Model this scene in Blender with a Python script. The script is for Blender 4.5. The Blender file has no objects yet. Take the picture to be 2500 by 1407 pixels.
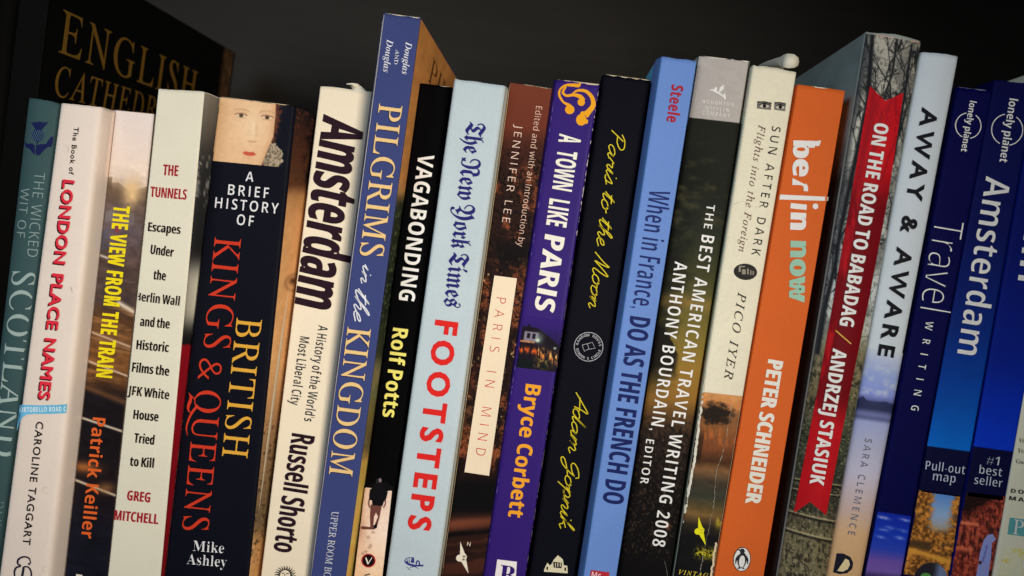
import bpy, math, random
import numpy as np
from mathutils import Matrix, Vector
from mathutils.geometry import tessellate_polygon

sc = bpy.context.scene
COL = sc.collection

# ------------------------------------------------------------------ camera
# world: X along the row of books, Z up, Y into the shelf.  Spines stand near Y = 0.
W0, H0, F0 = 2500.0, 1407.0, 1741.6            # photo size and focal length in photo pixels
D = 0.280                                      # metres from the lens to the plane of the spines
_d = np.array([99.0, -119.0, F0]); _d /= np.linalg.norm(_d)            # world +Y seen from the camera (right, down, forward)
_v = np.array([-3231.0, 22800.0, F0]); _v -= _d * (_v @ _d); _v /= np.linalg.norm(_v)   # world -Z
_x = np.cross(_d, -_v); _x = np.cross(_v, _d) if _x[0] < 0 else _x
_x /= np.linalg.norm(_x)
AX = np.stack([_x, _d, -_v])                   # rows: world X, Y, Z in camera coordinates
cam = bpy.data.cameras.new("camera"); cam_ob = bpy.data.objects.new("camera", cam); COL.objects.link(cam_ob)
R = Matrix(((AX[0][0], -AX[0][1], -AX[0][2]), (AX[1][0], -AX[1][1], -AX[1][2]), (AX[2][0], -AX[2][1], -AX[2][2])))
cam_ob.matrix_world = Matrix.Translation((0, -D, 0)) @ R.to_4x4()
cam.sensor_width = 36.0; cam.lens = 36.0 * F0 / W0
cam.clip_start = 0.01; cam.clip_end = 20.0
cam.dof.use_dof = True; cam.dof.focus_distance = 0.283; cam.dof.aperture_fstop = 8.0
sc.camera = cam_ob

# ------------------------------------------------------------------ light
world = bpy.data.worlds.new("World"); sc.world = world; world.use_nodes = True
world.node_tree.nodes["Background"].inputs[0].default_value = (0.75, 0.85, 1.0, 1)
world.node_tree.nodes["Background"].inputs[1].default_value = 0.012
def area(name, loc, target, size, power, color, size_y=None):
    l = bpy.data.lights.new(name, 'AREA'); l.energy = power; l.color = color; l.size = size
    if size_y: l.shape = 'RECTANGLE'; l.size_y = size_y
    o = bpy.data.objects.new(name, l); COL.objects.link(o); o.location = loc
    o.rotation_euler = (Vector(target) - Vector(loc)).to_track_quat('-Z', 'Y').to_euler()
    return o
key = area("warm_lamp", (0.25, -0.62, 0.0), (-0.125, 0, -0.028), 0.18, 0.60, (1.0, 0.91, 0.78), 0.18)
key.data.spread = math.radians(59)
area("cool_fill_light", (-0.50, -0.62, 0.22), (0.05, 0, 0.0), 0.35, 1.95, (0.74, 0.88, 1.0), 0.35)  # unseen cool fill added at the left to lift the left-facing covers
sc.view_settings.view_transform = 'Standard'; sc.view_settings.look = 'None'
sc.view_settings.exposure = 0; sc.view_settings.gamma = 1; sc.view_settings.use_curve_mapping = False
sc.render.engine = 'CYCLES'
sc.cycles.use_denoising = True

# how strongly the row is lit along its length: printed colours read off the photo are divided by it
EX = [0, 150, 300, 700, 1100, 1400, 1700, 2000, 2250, 2500]
EV = [.70, .92, 1.02, 1.08, 1.0, .88, .74, .58, .46, .38]
def lin(c):
    c = np.asarray(c, float) / 255.0
    return np.where(c <= .04045, c / 12.92, ((c + .055) / 1.055) ** 2.4)
def albedo(c, px):
    return np.clip(lin(c) / np.interp(px, EX, EV)[..., None], 0.0018, 0.88)

# ------------------------------------------------------------------ materials
def mat_base(name, color, rough=.5, spec=.09, mott=.06, mscale=900, bump=.12, bscale=2500, coat=0.0):
    m = bpy.data.materials.new(name); m.use_nodes = True; n = m.node_tree.nodes; l = m.node_tree.links
    b = n["Principled BSDF"]; b.inputs["Roughness"].default_value = rough
    b.inputs["Specular IOR Level"].default_value = spec
    if coat: b.inputs["Coat Weight"].default_value = coat; b.inputs["Coat Roughness"].default_value = .25
    tc = n.new("ShaderNodeTexCoord")
    no = n.new("ShaderNodeTexNoise"); no.inputs["Scale"].default_value = mscale; no.inputs["Detail"].default_value = 5
    l.new(tc.outputs["Object"], no.inputs["Vector"])
    no2 = n.new("ShaderNodeTexNoise"); no2.inputs["Scale"].default_value = 55; no2.inputs["Detail"].default_value = 4
    l.new(tc.outputs["Object"], no2.inputs["Vector"])
    add = n.new("ShaderNodeMath"); add.operation = 'ADD'
    l.new(no.outputs["Fac"], add.inputs[0]); l.new(no2.outputs["Fac"], add.inputs[1])
    mr = n.new("ShaderNodeMapRange"); mr.inputs["From Min"].default_value = .6; mr.inputs["From Max"].default_value = 1.4
    mr.inputs["To Min"].default_value = 1 - mott; mr.inputs["To Max"].default_value = 1 + mott
    l.new(add.outputs[0], mr.inputs["Value"])
    mix = n.new("ShaderNodeVectorMath"); mix.operation = 'SCALE'
    if color is None:
        at = n.new("ShaderNodeVertexColor"); at.layer_name = "Col"
        l.new(at.outputs["Color"], mix.inputs[0])
    else:
        mix.inputs[0].default_value = tuple(color)[:3]
    l.new(mr.outputs["Result"], mix.inputs["Scale"]); l.new(mix.outputs[0], b.inputs["Base Color"])
    if bump:
        nb = n.new("ShaderNodeTexNoise"); nb.inputs["Scale"].default_value = bscale; nb.inputs["Detail"].default_value = 3
        l.new(tc.outputs["Object"], nb.inputs["Vector"])
        bu = n.new("ShaderNodeBump"); bu.inputs["Strength"].default_value = bump; bu.inputs["Distance"].default_value = .0004
        l.new(nb.outputs["Fac"], bu.inputs["Height"]); l.new(bu.outputs[0], b.inputs["Normal"])
    rr = n.new("ShaderNodeMapRange"); rr.inputs["To Min"].default_value = rough - .08; rr.inputs["To Max"].default_value = rough + .1
    l.new(no2.outputs["Fac"], rr.inputs["Value"]); l.new(rr.outputs["Result"], b.inputs["Roughness"])
    return m
M_INK = mat_base("printed_ink", None, .52, .05, .05)
M_PAGE = mat_base("page_paper", (.55, .47, .34), .85, .1, .10, 1500)

# ------------------------------------------------------------------ helpers
def tag(o, label=None, cat=None, group=None, kind=None):
    if label: o["label"] = label
    if cat: o["category"] = cat
    if group: o["group"] = group
    if kind: o["kind"] = kind
    return o
def mesh_obj(name, verts, faces, mat, parent=None, cols=None, smooth=False):
    me = bpy.data.meshes.new(name)
    me.from_pydata([tuple(map(float, v)) for v in verts], [], [tuple(map(int, f)) for f in faces])
    if cols is not None:
        a = me.color_attributes.new("Col", 'FLOAT_COLOR', 'POINT')
        c4 = np.ones((len(verts), 4), np.float32); c4[:, :3] = cols
        a.data.foreach_set("color", c4.ravel())
    if smooth: me.polygons.foreach_set("use_smooth", [True] * len(me.polygons))
    me.materials.append(mat); me.update()
    o = bpy.data.objects.new(name, me); COL.objects.link(o)
    if parent is not None:
        o.parent = parent; o.matrix_parent_inverse = parent.matrix_world.inverted()
    return o
def rays(px, py):
    c = np.stack([np.asarray(px, float) - W0 / 2, np.asarray(py, float) - H0 / 2, np.full(np.shape(px), F0)], -1)
    return c @ AX.T
def hit_y(px, py, y):
    r = rays(px, py); t = (D + y) / r[..., 1]
    return np.stack([t * r[..., 0], t * r[..., 1] - D, t * r[..., 2]], -1)

_rt = np.random.RandomState(7).rand(256, 256)
def vnoise(x, y, seed=0):
    x = np.asarray(x, float) + seed * 17.3; y = np.asarray(y, float) + seed * 9.7
    xi = np.floor(x).astype(int); yi = np.floor(y).astype(int); fx = x - xi; fy = y - yi
    fx = fx * fx * (3 - 2 * fx); fy = fy * fy * (3 - 2 * fy)
    g = lambda a, b: _rt[a & 255, b & 255]
    return (g(xi, yi) * (1 - fx) + g(xi + 1, yi) * fx) * (1 - fy) + (g(xi, yi + 1) * (1 - fx) + g(xi + 1, yi + 1) * fx) * fy
def fbm(x, y, seed=0, o=4):
    s = 0; a = .5; t = 0
    for i in range(o):
        s = s + a * vnoise(x * 2 ** i, y * 2 ** i, seed + i * 3); t += a; a *= .55
    return s / t
def mix(a, b, f):
    f = np.clip(f, 0, 1)[..., None]
    return a * (1 - f) + np.asarray(b, float) * f
def sm(x, a, b):
    t = np.clip((x - a) / (b - a), 0, 1); return t * t * (3 - 2 * t)
def seg(x, y, x0, y0, x1, y1):
    dx, dy = x1 - x0, y1 - y0; L = dx * dx + dy * dy + 1e-9
    t = np.clip(((x - x0) * dx + (y - y0) * dy) / L, 0, 1)
    return np.hypot(x - x0 - t * dx, y - y0 - t * dy)
def const(x, c): return np.tile(np.asarray(c, float), x.shape + (1,))
def ramp(y, stops):
    ys = [s[0] for s in stops]; return np.stack([np.interp(y, ys, [s[1][k] for s in stops]) for k in range(3)], -1)

ZS = float(hit_y(np.array(-40.), np.array(1452.), 0.0)[2])      # top of the shelf board the books stand on
BOOKS = []
GROUP = "books standing in a row on the shelf"

class Book:
    def __init__(s, name, label, L, Rr, color, Y=(0, 0), LO=None, RO=None, fd=6, bulge=0., r=.8, depth=128, rough=.5,
                 top=None, cpx=None, spec=.09, mott=.05, zbase=None, jag=.12, coat=0., nz=30):
        mm = .001
        s.L, s.R = L, Rr; s.fd = fd * mm; s.bulge = bulge * mm; s.r = r * mm; s.depth = depth * mm
        mx = lambda k: (L[k][0] + Rr[k][0]) / 2
        my = lambda k: (L[k][1] + Rr[k][1]) / 2
        zt = hit_y(np.array(mx(0)), np.array(my(0)), Y[0] * mm)[2]; zb = hit_y(np.array(mx(1)), np.array(my(1)), Y[1] * mm)[2]
        s.b = (Y[0] - Y[1]) * mm / (zt - zb); s.a = Y[0] * mm - s.b * zt
        def line(P, e):
            p = [s.plane(np.array(float(q[0])), np.array(float(q[1])), e) for q in P]
            k = (p[1][0] - p[0][0]) / (p[1][2] - p[0][2]); return p[0][0] - k * p[0][2], k
        s.xl = line(L, 0); s.xr = line(Rr, 0)
        s.xlo = line(LO, s.fd) if LO else s.xl; s.xro = line(RO, s.fd) if RO else s.xr
        s.ztl = s.plane(np.array(float(L[0][0])), np.array(float(L[0][1])), 0)[2]
        s.ztr = s.plane(np.array(float(Rr[0][0])), np.array(float(Rr[0][1])), 0)[2]
        s.zb = ZS if zbase is None else zbase
        s.em = bpy.data.objects.new(name, None); COL.objects.link(s.em); s.em.empty_display_size = .01
        xb = (s.X('xl', s.zb) + s.X('xr', s.zb)) / 2
        s.em.location = (float(xb), float(s.a + s.b * s.zb), float(s.zb)); bpy.context.view_layer.update()
        tag(s.em, label, "book", GROUP)
        cpx = cpx if cpx is not None else mx(0) * .5 + mx(1) * .5
        s.px = cpx
        s.mat = mat_base("cover_stock", albedo(color, np.array(cpx)), rough + .08, spec, mott, coat=coat)
        s.build(nz, jag); BOOKS.append(s)
    def X(s, k, Z): c = getattr(s, k); return c[0] + c[1] * Z
    def plane(s, px, py, e):
        r = rays(px, py); t = (s.a + e + D) / (r[..., 1] - s.b * r[..., 2])
        return np.stack([t * r[..., 0], t * r[..., 1] - D, t * r[..., 2]], -1)
    def e_at(s, X, Z):
        xl, xr, xlo, xro = (s.X(k, Z) for k in ('xl', 'xr', 'xlo', 'xro'))
        u = (X - xl) / (xr - xl); uc = np.clip(u, 0, 1)
        e = -s.bulge * (1 - (2 * uc - 1) ** 2)
        dl = np.clip(1 - (X - xl) / s.r, 0, 1); dr = np.clip(1 - (xr - X) / s.r, 0, 1)
        e = e + s.r * .45 * dl ** 2 + s.r * .45 * dr ** 2
        fl = np.maximum(xl - xlo, 1e-6); fr = np.maximum(xro - xr, 1e-6)
        e = np.where(u < 0, s.r * .45 + np.clip((xl - X) / fl, 0, 1) * s.fd, e)
        e = np.where(u > 1, s.r * .45 + np.clip((X - xr) / fr, 0, 1) * s.fd, e)
        return e
    def surf(s, px, py, off):
        px = np.asarray(px, float); py = np.asarray(py, float)
        e = np.zeros(px.shape) - off
        for _ in range(3):
            p = s.plane(px, py, e); e = s.e_at(p[..., 0], p[..., 2]) - off
        p = s.plane(px, py, e); return p
    def profile(s, Z, shrink=0.):
        """outline of the cover at height Z from the rear left edge round the spine to the rear right edge"""
        xl, xr, xlo, xro = (float(s.X(k, Z)) for k in ('xl', 'xr', 'xlo', 'xro'))
        r = s.r; pts = []; dep = s.depth
        def corner(x, xo, sg):
            v = np.array([xo - x, s.fd]); v /= np.linalg.norm(v)
            A = np.array([x, 0]) + v * r; B = np.array([x + sg * r, 0]); P = np.array([x, 0.])
            return [(1 - t) ** 2 * A + 2 * t * (1 - t) * P + t * t * B for t in np.linspace(0, 1, 6)]
        left = [np.array([xlo, dep]), np.array([xlo, dep * .5]), np.array([xlo, s.fd])] + corner(xl, xlo, 1)
        right = [np.array([xro, dep]), np.array([xro, dep * .5]), np.array([xro, s.fd])] + corner(xr, xro, -1)
        mid = []
        for u in np.linspace(0, 1, 18)[1:-1]:
            x = xl + r + (xr - xl - 2 * r) * u; uu = (x - xl) / (xr - xl)
            mid.append(np.array([x, -s.bulge * (1 - (2 * uu - 1) ** 2)]))
        if s.bulge:
            for c in (left, right):
                for i in range(3, len(c)):
                    uu = min(max((c[i][0] - xl) / (xr - xl), 0), 1); c[i] = c[i] + np.array([0, -s.bulge * (1 - (2 * uu - 1) ** 2)])
        pts = left + mid + right[::-1]
        pts = np.array(pts)
        if shrink:
            cx = (xl + xr) / 2; hw = (xr - xl) / 2
            pts[:, 0] = cx + (pts[:, 0] - cx) * (1 - shrink / hw); pts[:, 1] += shrink * np.clip(1 - pts[:, 1] / dep * 1.5, -.5, 1)
        return pts
    def ztop(s, u): return s.ztl + (s.ztr - s.ztl) * u
    def build(s, nz, jag):
        rng = np.random.RandomState(int(abs(s.px)) + 3); t = .00045
        n = len(s.profile(0.)); verts = []; faces = []
        jit = np.convolve(rng.randn(n + 8), np.ones(4) / 4, 'same')[4:4 + n] * jag * .001
        rows = np.concatenate([np.linspace(0, .985, nz), [.993, 1.0]])
        def ring(k, shr, dz=0.):
            out = []
            base = s.profile(s.zb + (s.ztl - s.zb) * k, shr)
            for i, (x, y) in enumerate(base):
                xl, xr = s.X('xl', s.zb), s.X('xr', s.zb)
                u = np.clip((x - s.X('xl', s.zb + (s.ztl - s.zb) * k)) / (s.X('xr', 0) - s.X('xl', 0)), 0, 1)
                z = s.zb + (s.ztop(u) - s.zb) * k + dz
                if k > .99: z += jit[i]
                x2 = x + (s.xl[1] * (1 - u) + s.xr[1] * u) * (z - (s.zb + (s.ztl - s.zb) * k))
                out.append((x2, s.a + s.b * z + y, z))
            return out
        for k in rows: verts += ring(k, 0)
        m = len(rows)
        for j in range(m - 1):
            for i in range(n - 1): faces.append((j * n + i, j * n + i + 1, (j + 1) * n + i + 1, (j + 1) * n + i))
        o2 = len(verts)
        for k in rows: verts += ring(k, t)
        for j in range(m - 1):
            for i in range(n - 1): faces.append((o2 + j * n + i, o2 + (j + 1) * n + i, o2 + (j + 1) * n + i + 1, o2 + j * n + i + 1))
        for i in range(n - 1):
            a = (m - 1) * n
            faces.append((a + i, a + i + 1, o2 + a + i + 1, o2 + a + i)); faces.append((i, o2 + i, o2 + i + 1, i + 1))
        for j in range(m - 1):
            for i in (0, n - 1): faces.append((j * n + i, (j + 1) * n + i, o2 + (j + 1) * n + i, o2 + j * n + i))
        s.cover = mesh_obj("cover", verts, faces, s.mat, s.em, smooth=False)
        for p in s.cover.data.polygons: p.use_smooth = p.index < (m - 1) * (n - 1)
        # page block
        v = []; f = []
        for k, dz in ((0, .0012), (1, -.0009)):
            v += ring(k, t + .00015, dz)
        for i in range(n):
            f.append((i, (i + 1) % n, n + (i + 1) % n, n + i))
        f.append(tuple(range(n))[::-1]); f.append(tuple(range(n, 2 * n)))
        mesh_obj("pages", v, f, M_PAGE, s.em)
    # lines of the spine in photo pixels
    def lx(s, y): (a, b), (c, d) = s.L; return a + (c - a) * (y - b) / (d - b)
    def rx(s, y): (a, b), (c, d) = s.R; return a + (c - a) * (y - b) / (d - b)
    def patch(s, name, corners, paint, step=2.5, off=.0001, label=None):
        (a, b, c, d) = [np.array(p, float) for p in corners]        # top left, top right, bottom right, bottom left
        nu = max(4, int(np.linalg.norm(b - a) / step)); nv = max(4, int(np.linalg.norm(d - a) / step))
        U, V = np.meshgrid(np.linspace(0, 1, nu), np.linspace(0, 1, nv)); U = U.ravel(); V = V.ravel()
        P = ((1 - U) * (1 - V))[:, None] * a + (U * (1 - V))[:, None] * b + (U * V)[:, None] * c + ((1 - U) * V)[:, None] * d
        w = s.surf(P[:, 0], P[:, 1], off)
        col = albedo(np.clip(paint(P[:, 0], P[:, 1], U, V), 0, 255), P[:, 0])
        idx = np.arange(nu * nv).reshape(nv, nu)
        f = np.stack([idx[:-1, :-1], idx[1:, :-1], idx[1:, 1:], idx[:-1, 1:]], -1).reshape(-1, 4)
        o = mesh_obj(name, w, f, M_INK, s.em, col, smooth=True)
        if label: o["label"] = label
        return o
    def spine_patch(s, name, y0, y1, paint, step=2.5, ul=.004, ur=.996, off=.0001, drop=.105, label=None):
        yl = y0 if y0 is not None else s.L[0][1] + 1.5; yr = (y0 + drop * (s.rx(y0) - s.lx(y0))) if y0 is not None else s.R[0][1] + 1.5
        y1r = y1 + drop * (s.rx(y1) - s.lx(y1))
        def at(y, u): return (s.lx(y) + (s.rx(y) - s.lx(y)) * u, y)
        return s.patch(name, [at(yl, ul), at(yr, ur), at(y1r, ur), at(y1, ul)], paint, step, off, label)
    def side_patch(s, name, side, d0, d1, paint, nd=14, nz=260, z0=None, off=.00012, zt_off=.0004, gain=1.0):
        """print on the left or right cover board; paint(depth in mm, photo y, ...)"""
        dd = np.linspace(d0, d1, nd) * .001
        u = 0. if side == 'l' else 1.
        zz = np.linspace(float(s.ztop(u)) - zt_off, s.zb + .002 if z0 is None else z0, nz)
        Dm, Zm = np.meshgrid(dd, zz); Dm = Dm.ravel(); Zm = Zm.ravel()
        xi, xo = (s.X('xl', Zm), s.X('xlo', Zm)) if side == 'l' else (s.X('xr', Zm), s.X('xro', Zm))
        X = xi + (xo - xi) * np.clip(Dm / s.fd, 0, 1) + (-off if side == 'l' else off)
        Yv = s.a + s.b * Zm + Dm - off * .6
        P = np.stack([X, Yv, Zm], -1)
        c = np.stack([X, Yv + D, Zm], -1) @ AX; px = c[:, 0] / c[:, 2] * F0 + W0 / 2; py = c[:, 1] / c[:, 2] * F0 + H0 / 2
        col = np.clip(albedo(np.clip(paint(Dm * 1000, py, px, Zm), 0, 255), np.full(px.shape, s.px)) * gain, .003, .8)
        idx = np.arange(nd * nz).reshape(nz, nd)
        f = np.stack([idx[:-1, :-1], idx[1:, :-1], idx[1:, 1:], idx[:-1, 1:]], -1).reshape(-1, 4)
        return mesh_obj(name, P, f, M_INK, s.em, col, smooth=True)

# ------------------------------------------------------------------ lettering and flat print
def glyph(style, ch):
    g = GLYPHS[style][ch]
    out = []
    for c in g[1]:
        out.append(np.array([int(v) for v in c.split()], float).reshape(-1, 2))
    return g[0], out
def embolden(loops, wx, wy):
    if not loops or (wx == 0 and wy == 0): return loops
    ar = lambda p: .5 * np.sum(p[:, 0] * np.roll(p[:, 1], -1) - np.roll(p[:, 0], -1) * p[:, 1])
    sgn = np.sign(max((ar(p) for p in loops), key=abs)); out = []
    for p in loops:
        d = np.roll(p, -1, 0) - p; ln = np.hypot(d[:, 0], d[:, 1]); ln[ln < 1e-6] = 1; d = d / ln[:, None]
        nrm = np.stack([d[:, 1], -d[:, 0]], -1) * sgn; pn = np.roll(nrm, 1, 0)
        b = nrm + pn; q = 1 + np.sum(nrm * pn, -1); q = np.maximum(q, .45)
        out.append(p + b / q[:, None] * np.array([wx, wy]))
    return out
def text_loops(string, style, wx=0, wy=0, space=0, shear=0, lc=1.0, word=None):
    x = 0; loops = []
    for ch in string:
        if ch == ' ': x += (word if word is not None else 300) + space; continue
        st = style
        if ch not in GLYPHS[st]: st = 'g'
        adv, gl = glyph(st, ch)
        gl = embolden(gl, wx, wy); k = lc if ch.islower() else 1.0
        grp = []
        for p in gl:
            q = p.copy(); q[:, 1] *= k; q[:, 0] += x + shear * q[:, 1]; grp.append(q)
        if grp: loops.append(grp)
        x += adv + space
    return loops
CAP = {'g': 682., 'B': 714., 'n': 714., 'W': 678., 'I': 692., 'J': 671., 'F': 700.}

class Ink:
    """one printed part: flat shapes in photo coordinates laid on the surface of a book"""
    def __init__(s, book, name, label=None): s.b = book; s.name = name; s.v = []; s.f = []; s.c = []; s.o = []; s.n = 0; s.label = label
    def add(s, pts, tris, color, off):
        pts = np.asarray(pts, float); s.k = getattr(s, 'k', 0) + 1; off = off + min(s.k, 60) * 1.2e-6   # later shapes lie over earlier ones
        s.v.append(pts); s.f += [tuple(i + s.n for i in t) for t in tris]
        s.c.append(albedo(np.tile(np.asarray(color, float), (len(pts), 1)), pts[:, 0])); s.o.append(np.full(len(pts), off)); s.n += len(pts)
        return s
    def loops(s, loops, color, off=.00018):
        if len(loops) > 1:                                     # an i and its dot are two shapes: give each outline its own holes
            L = [np.asarray(l, float) for l in loops]
            def inside(pt, l):
                x, y = pt; a = l; q = np.roll(l, -1, 0); c = (a[:, 1] > y) != (q[:, 1] > y)
                xi = a[:, 0] + (y - a[:, 1]) / np.where(q[:, 1] == a[:, 1], 1e-9, q[:, 1] - a[:, 1]) * (q[:, 0] - a[:, 0])
                return int(np.sum(c & (x < xi))) % 2 == 1
            own = [[j for j in range(len(L)) if j != i and inside(L[i][0], L[j])] for i in range(len(L))]
            outer = [i for i in range(len(L)) if len(own[i]) % 2 == 0]
            if len(outer) > 1:
                for i in outer: s.loops([L[i]] + [L[j] for j in range(len(L)) if i in own[j] and len(own[j]) == len(own[i]) + 1], color, off)
                return s
        tr = tessellate_polygon([[Vector((float(x), float(y), 0)) for x, y in l] for l in loops])
        return s.add(np.concatenate([np.asarray(l, float) for l in loops]), tr, color, off)
    def poly(s, pts, color, off=.00018): return s.loops([pts], color, off)
    def disc(s, cx, cy, rx, ry, color, off=.00018, n=28, rot=0):
        t = np.linspace(0, 2 * math.pi, n, endpoint=False); x = rx * np.cos(t); y = ry * np.sin(t); c, k = math.cos(rot), math.sin(rot)
        return s.loops([np.stack([cx + x * c - y * k, cy + x * k + y * c], -1)], color, off)
    def ring(s, cx, cy, r, w, color, off=.0002, a0=0., a1=360., n=48):
        t = np.radians(np.linspace(a0, a1, n)); p = np.stack([cx + r * np.cos(t), cy + r * np.sin(t)], -1)
        return s.stroke(p, w, color, off, smooth=False)
    def stroke(s, pts, w, color, off=.0002, smooth=True, n=6):
        p = np.asarray(pts, float); w = np.asarray(w, float)
        if w.ndim == 0: w = np.full(len(p), float(w))
        if smooth and len(p) > 2:
            q = np.concatenate([[2 * p[0] - p[1]], p, [2 * p[-1] - p[-2]]]); out = []; wo = []
            for i in range(len(p) - 1):
                for t in np.linspace(0, 1, n, endpoint=False):
                    a, b, c, d = q[i:i + 4]
                    out.append(.5 * (2 * b + (c - a) * t + (2 * a - 5 * b + 4 * c - d) * t * t + (3 * b - a - 3 * c + d) * t ** 3)); wo.append(w[i] * (1 - t) + w[i + 1] * t)
            out.append(p[-1]); wo.append(w[-1]); p = np.array(out); w = np.array(wo)
        d = np.gradient(p, axis=0); d /= np.maximum(np.hypot(d[:, 0], d[:, 1]), 1e-6)[:, None]
        nr = np.stack([d[:, 1], -d[:, 0]], -1) * w[:, None] / 2
        m = len(p); tris = []
        for i in range(m - 1): tris += [(i, i + 1, m + i + 1), (i, m + i + 1, m + i)]
        s.add(np.concatenate([p + nr, p - nr]), tris, color, off)
        return s
    def line(s, p0, p1, w, color, off=.0002): return s.stroke([p0, p1], w, color, off, smooth=False)
    def text(s, string, style, B0, B1, H, color, wx=0, wy=0, space=0, shear=0, lc=1.0, word=None, off=.00022, up=None, shift=(0, 0)):
        lp = text_loops(string, style, wx, wy, space, shear, lc, word)
        allp = np.concatenate([p for g in lp for p in g]); x0, x1 = allp[:, 0].min(), allp[:, 0].max()
        B0 = np.array(B0, float) + shift; B1 = np.array(B1, float) + shift; d = B1 - B0; ln = np.linalg.norm(d)
        nv = np.array([d[1], -d[0]]) / ln if up is None else np.array(up, float)
        cap = CAP[style] + 2 * wy
        for g in lp:
            m = [B0 + ((p[:, :1] - x0) / (x1 - x0)) * d + (p[:, 1:] + wy) / cap * H * nv for p in g]
            s.loops(m, color, off)
        return s
    def done(s):
        v = np.concatenate(s.v); o = np.concatenate(s.o); c = np.concatenate(s.c)
        lim = 7.0 if s.b.bulge else 14.0                       # cut long faces so that the print follows the curve of the spine
        V = [tuple(p) for p in v]; O = list(o); C = [tuple(p) for p in c]; todo = [tuple(t) for t in s.f]; F = []; mid = {}
        while todo:
            t = todo.pop(); e = [(abs(V[t[i]][0] - V[t[(i + 1) % 3]][0]) * 1.0 + 0.12 * abs(V[t[i]][1] - V[t[(i + 1) % 3]][1]), i) for i in range(3)]
            m, i = max(e)
            if m <= lim: F.append(t); continue
            a, q, r = t[i], t[(i + 1) % 3], t[(i + 2) % 3]; key = (min(a, q), max(a, q))
            if key not in mid:
                mid[key] = len(V); V.append(((V[a][0] + V[q][0]) / 2, (V[a][1] + V[q][1]) / 2)); O.append((O[a] + O[q]) / 2); C.append(tuple((x + y) / 2 for x, y in zip(C[a], C[q])))
            k = mid[key]; todo += [(a, k, r), (k, q, r)]
        v = np.array(V); o = np.array(O); s.f = F; s.c = [np.array(C)]
        w = s.b.surf(v[:, 0], v[:, 1], o)
        ob = mesh_obj(s.name, w, s.f, M_INK, s.b.em, np.concatenate(s.c))
        if s.label: ob["label"] = s.label
        return ob
def T(book, name, string, style, B0, B1, H, color, **k):
    lab = k.pop('label', None)
    return Ink(book, name, lab).text(string, style, B0, B1, H, color, **k).done()
def wear(book, p0, p1, w, color, amount=.6, seed=1, name="worn_edge", step=5, ink=None):
    """rubbed cardboard showing along an edge"""
    rng = np.random.RandomState(seed); k = ink or Ink(book, name); p0 = np.array(p0, float); p1 = np.array(p1, float); ln = np.linalg.norm(p1 - p0)
    d = (p1 - p0) / ln; mid = np.array([(book.lx((p0[1] + p1[1]) / 2) + book.rx((p0[1] + p1[1]) / 2)) / 2, (p0[1] + p1[1]) / 2 + 60])
    nv = np.array([d[1], -d[0]]); nv = nv if nv @ (mid - (p0 + p1) / 2) > 0 else -nv                 # into the spine, never past its edge
    n = max(8, int(ln / step)); h = np.convolve(rng.rand(n + 12), [.1, .2, .4, .2, .1], 'same')[6:n + 6] + .35 * (np.convolve(rng.rand(n + 40), np.ones(21) / 21, 'same')[20:n + 20] - .5) * 3
    h = np.clip((h - (1 - amount)) / max(amount, .01) * 1.8, 0, 1) * w; h[0] = h[-1] = 0
    for i in range(n - 1):
        if h[i] + h[i + 1] < .05 * w: continue
        a = p0 + d * (i * ln / (n - 1)); b = p0 + d * ((i + 1) * ln / (n - 1))
        k.poly([a, b, b + nv * (h[i + 1] + .15), a + nv * (h[i] + .15)], color, .0003)
    if ink is None: return k.done() if k.v else None
    return k

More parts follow.
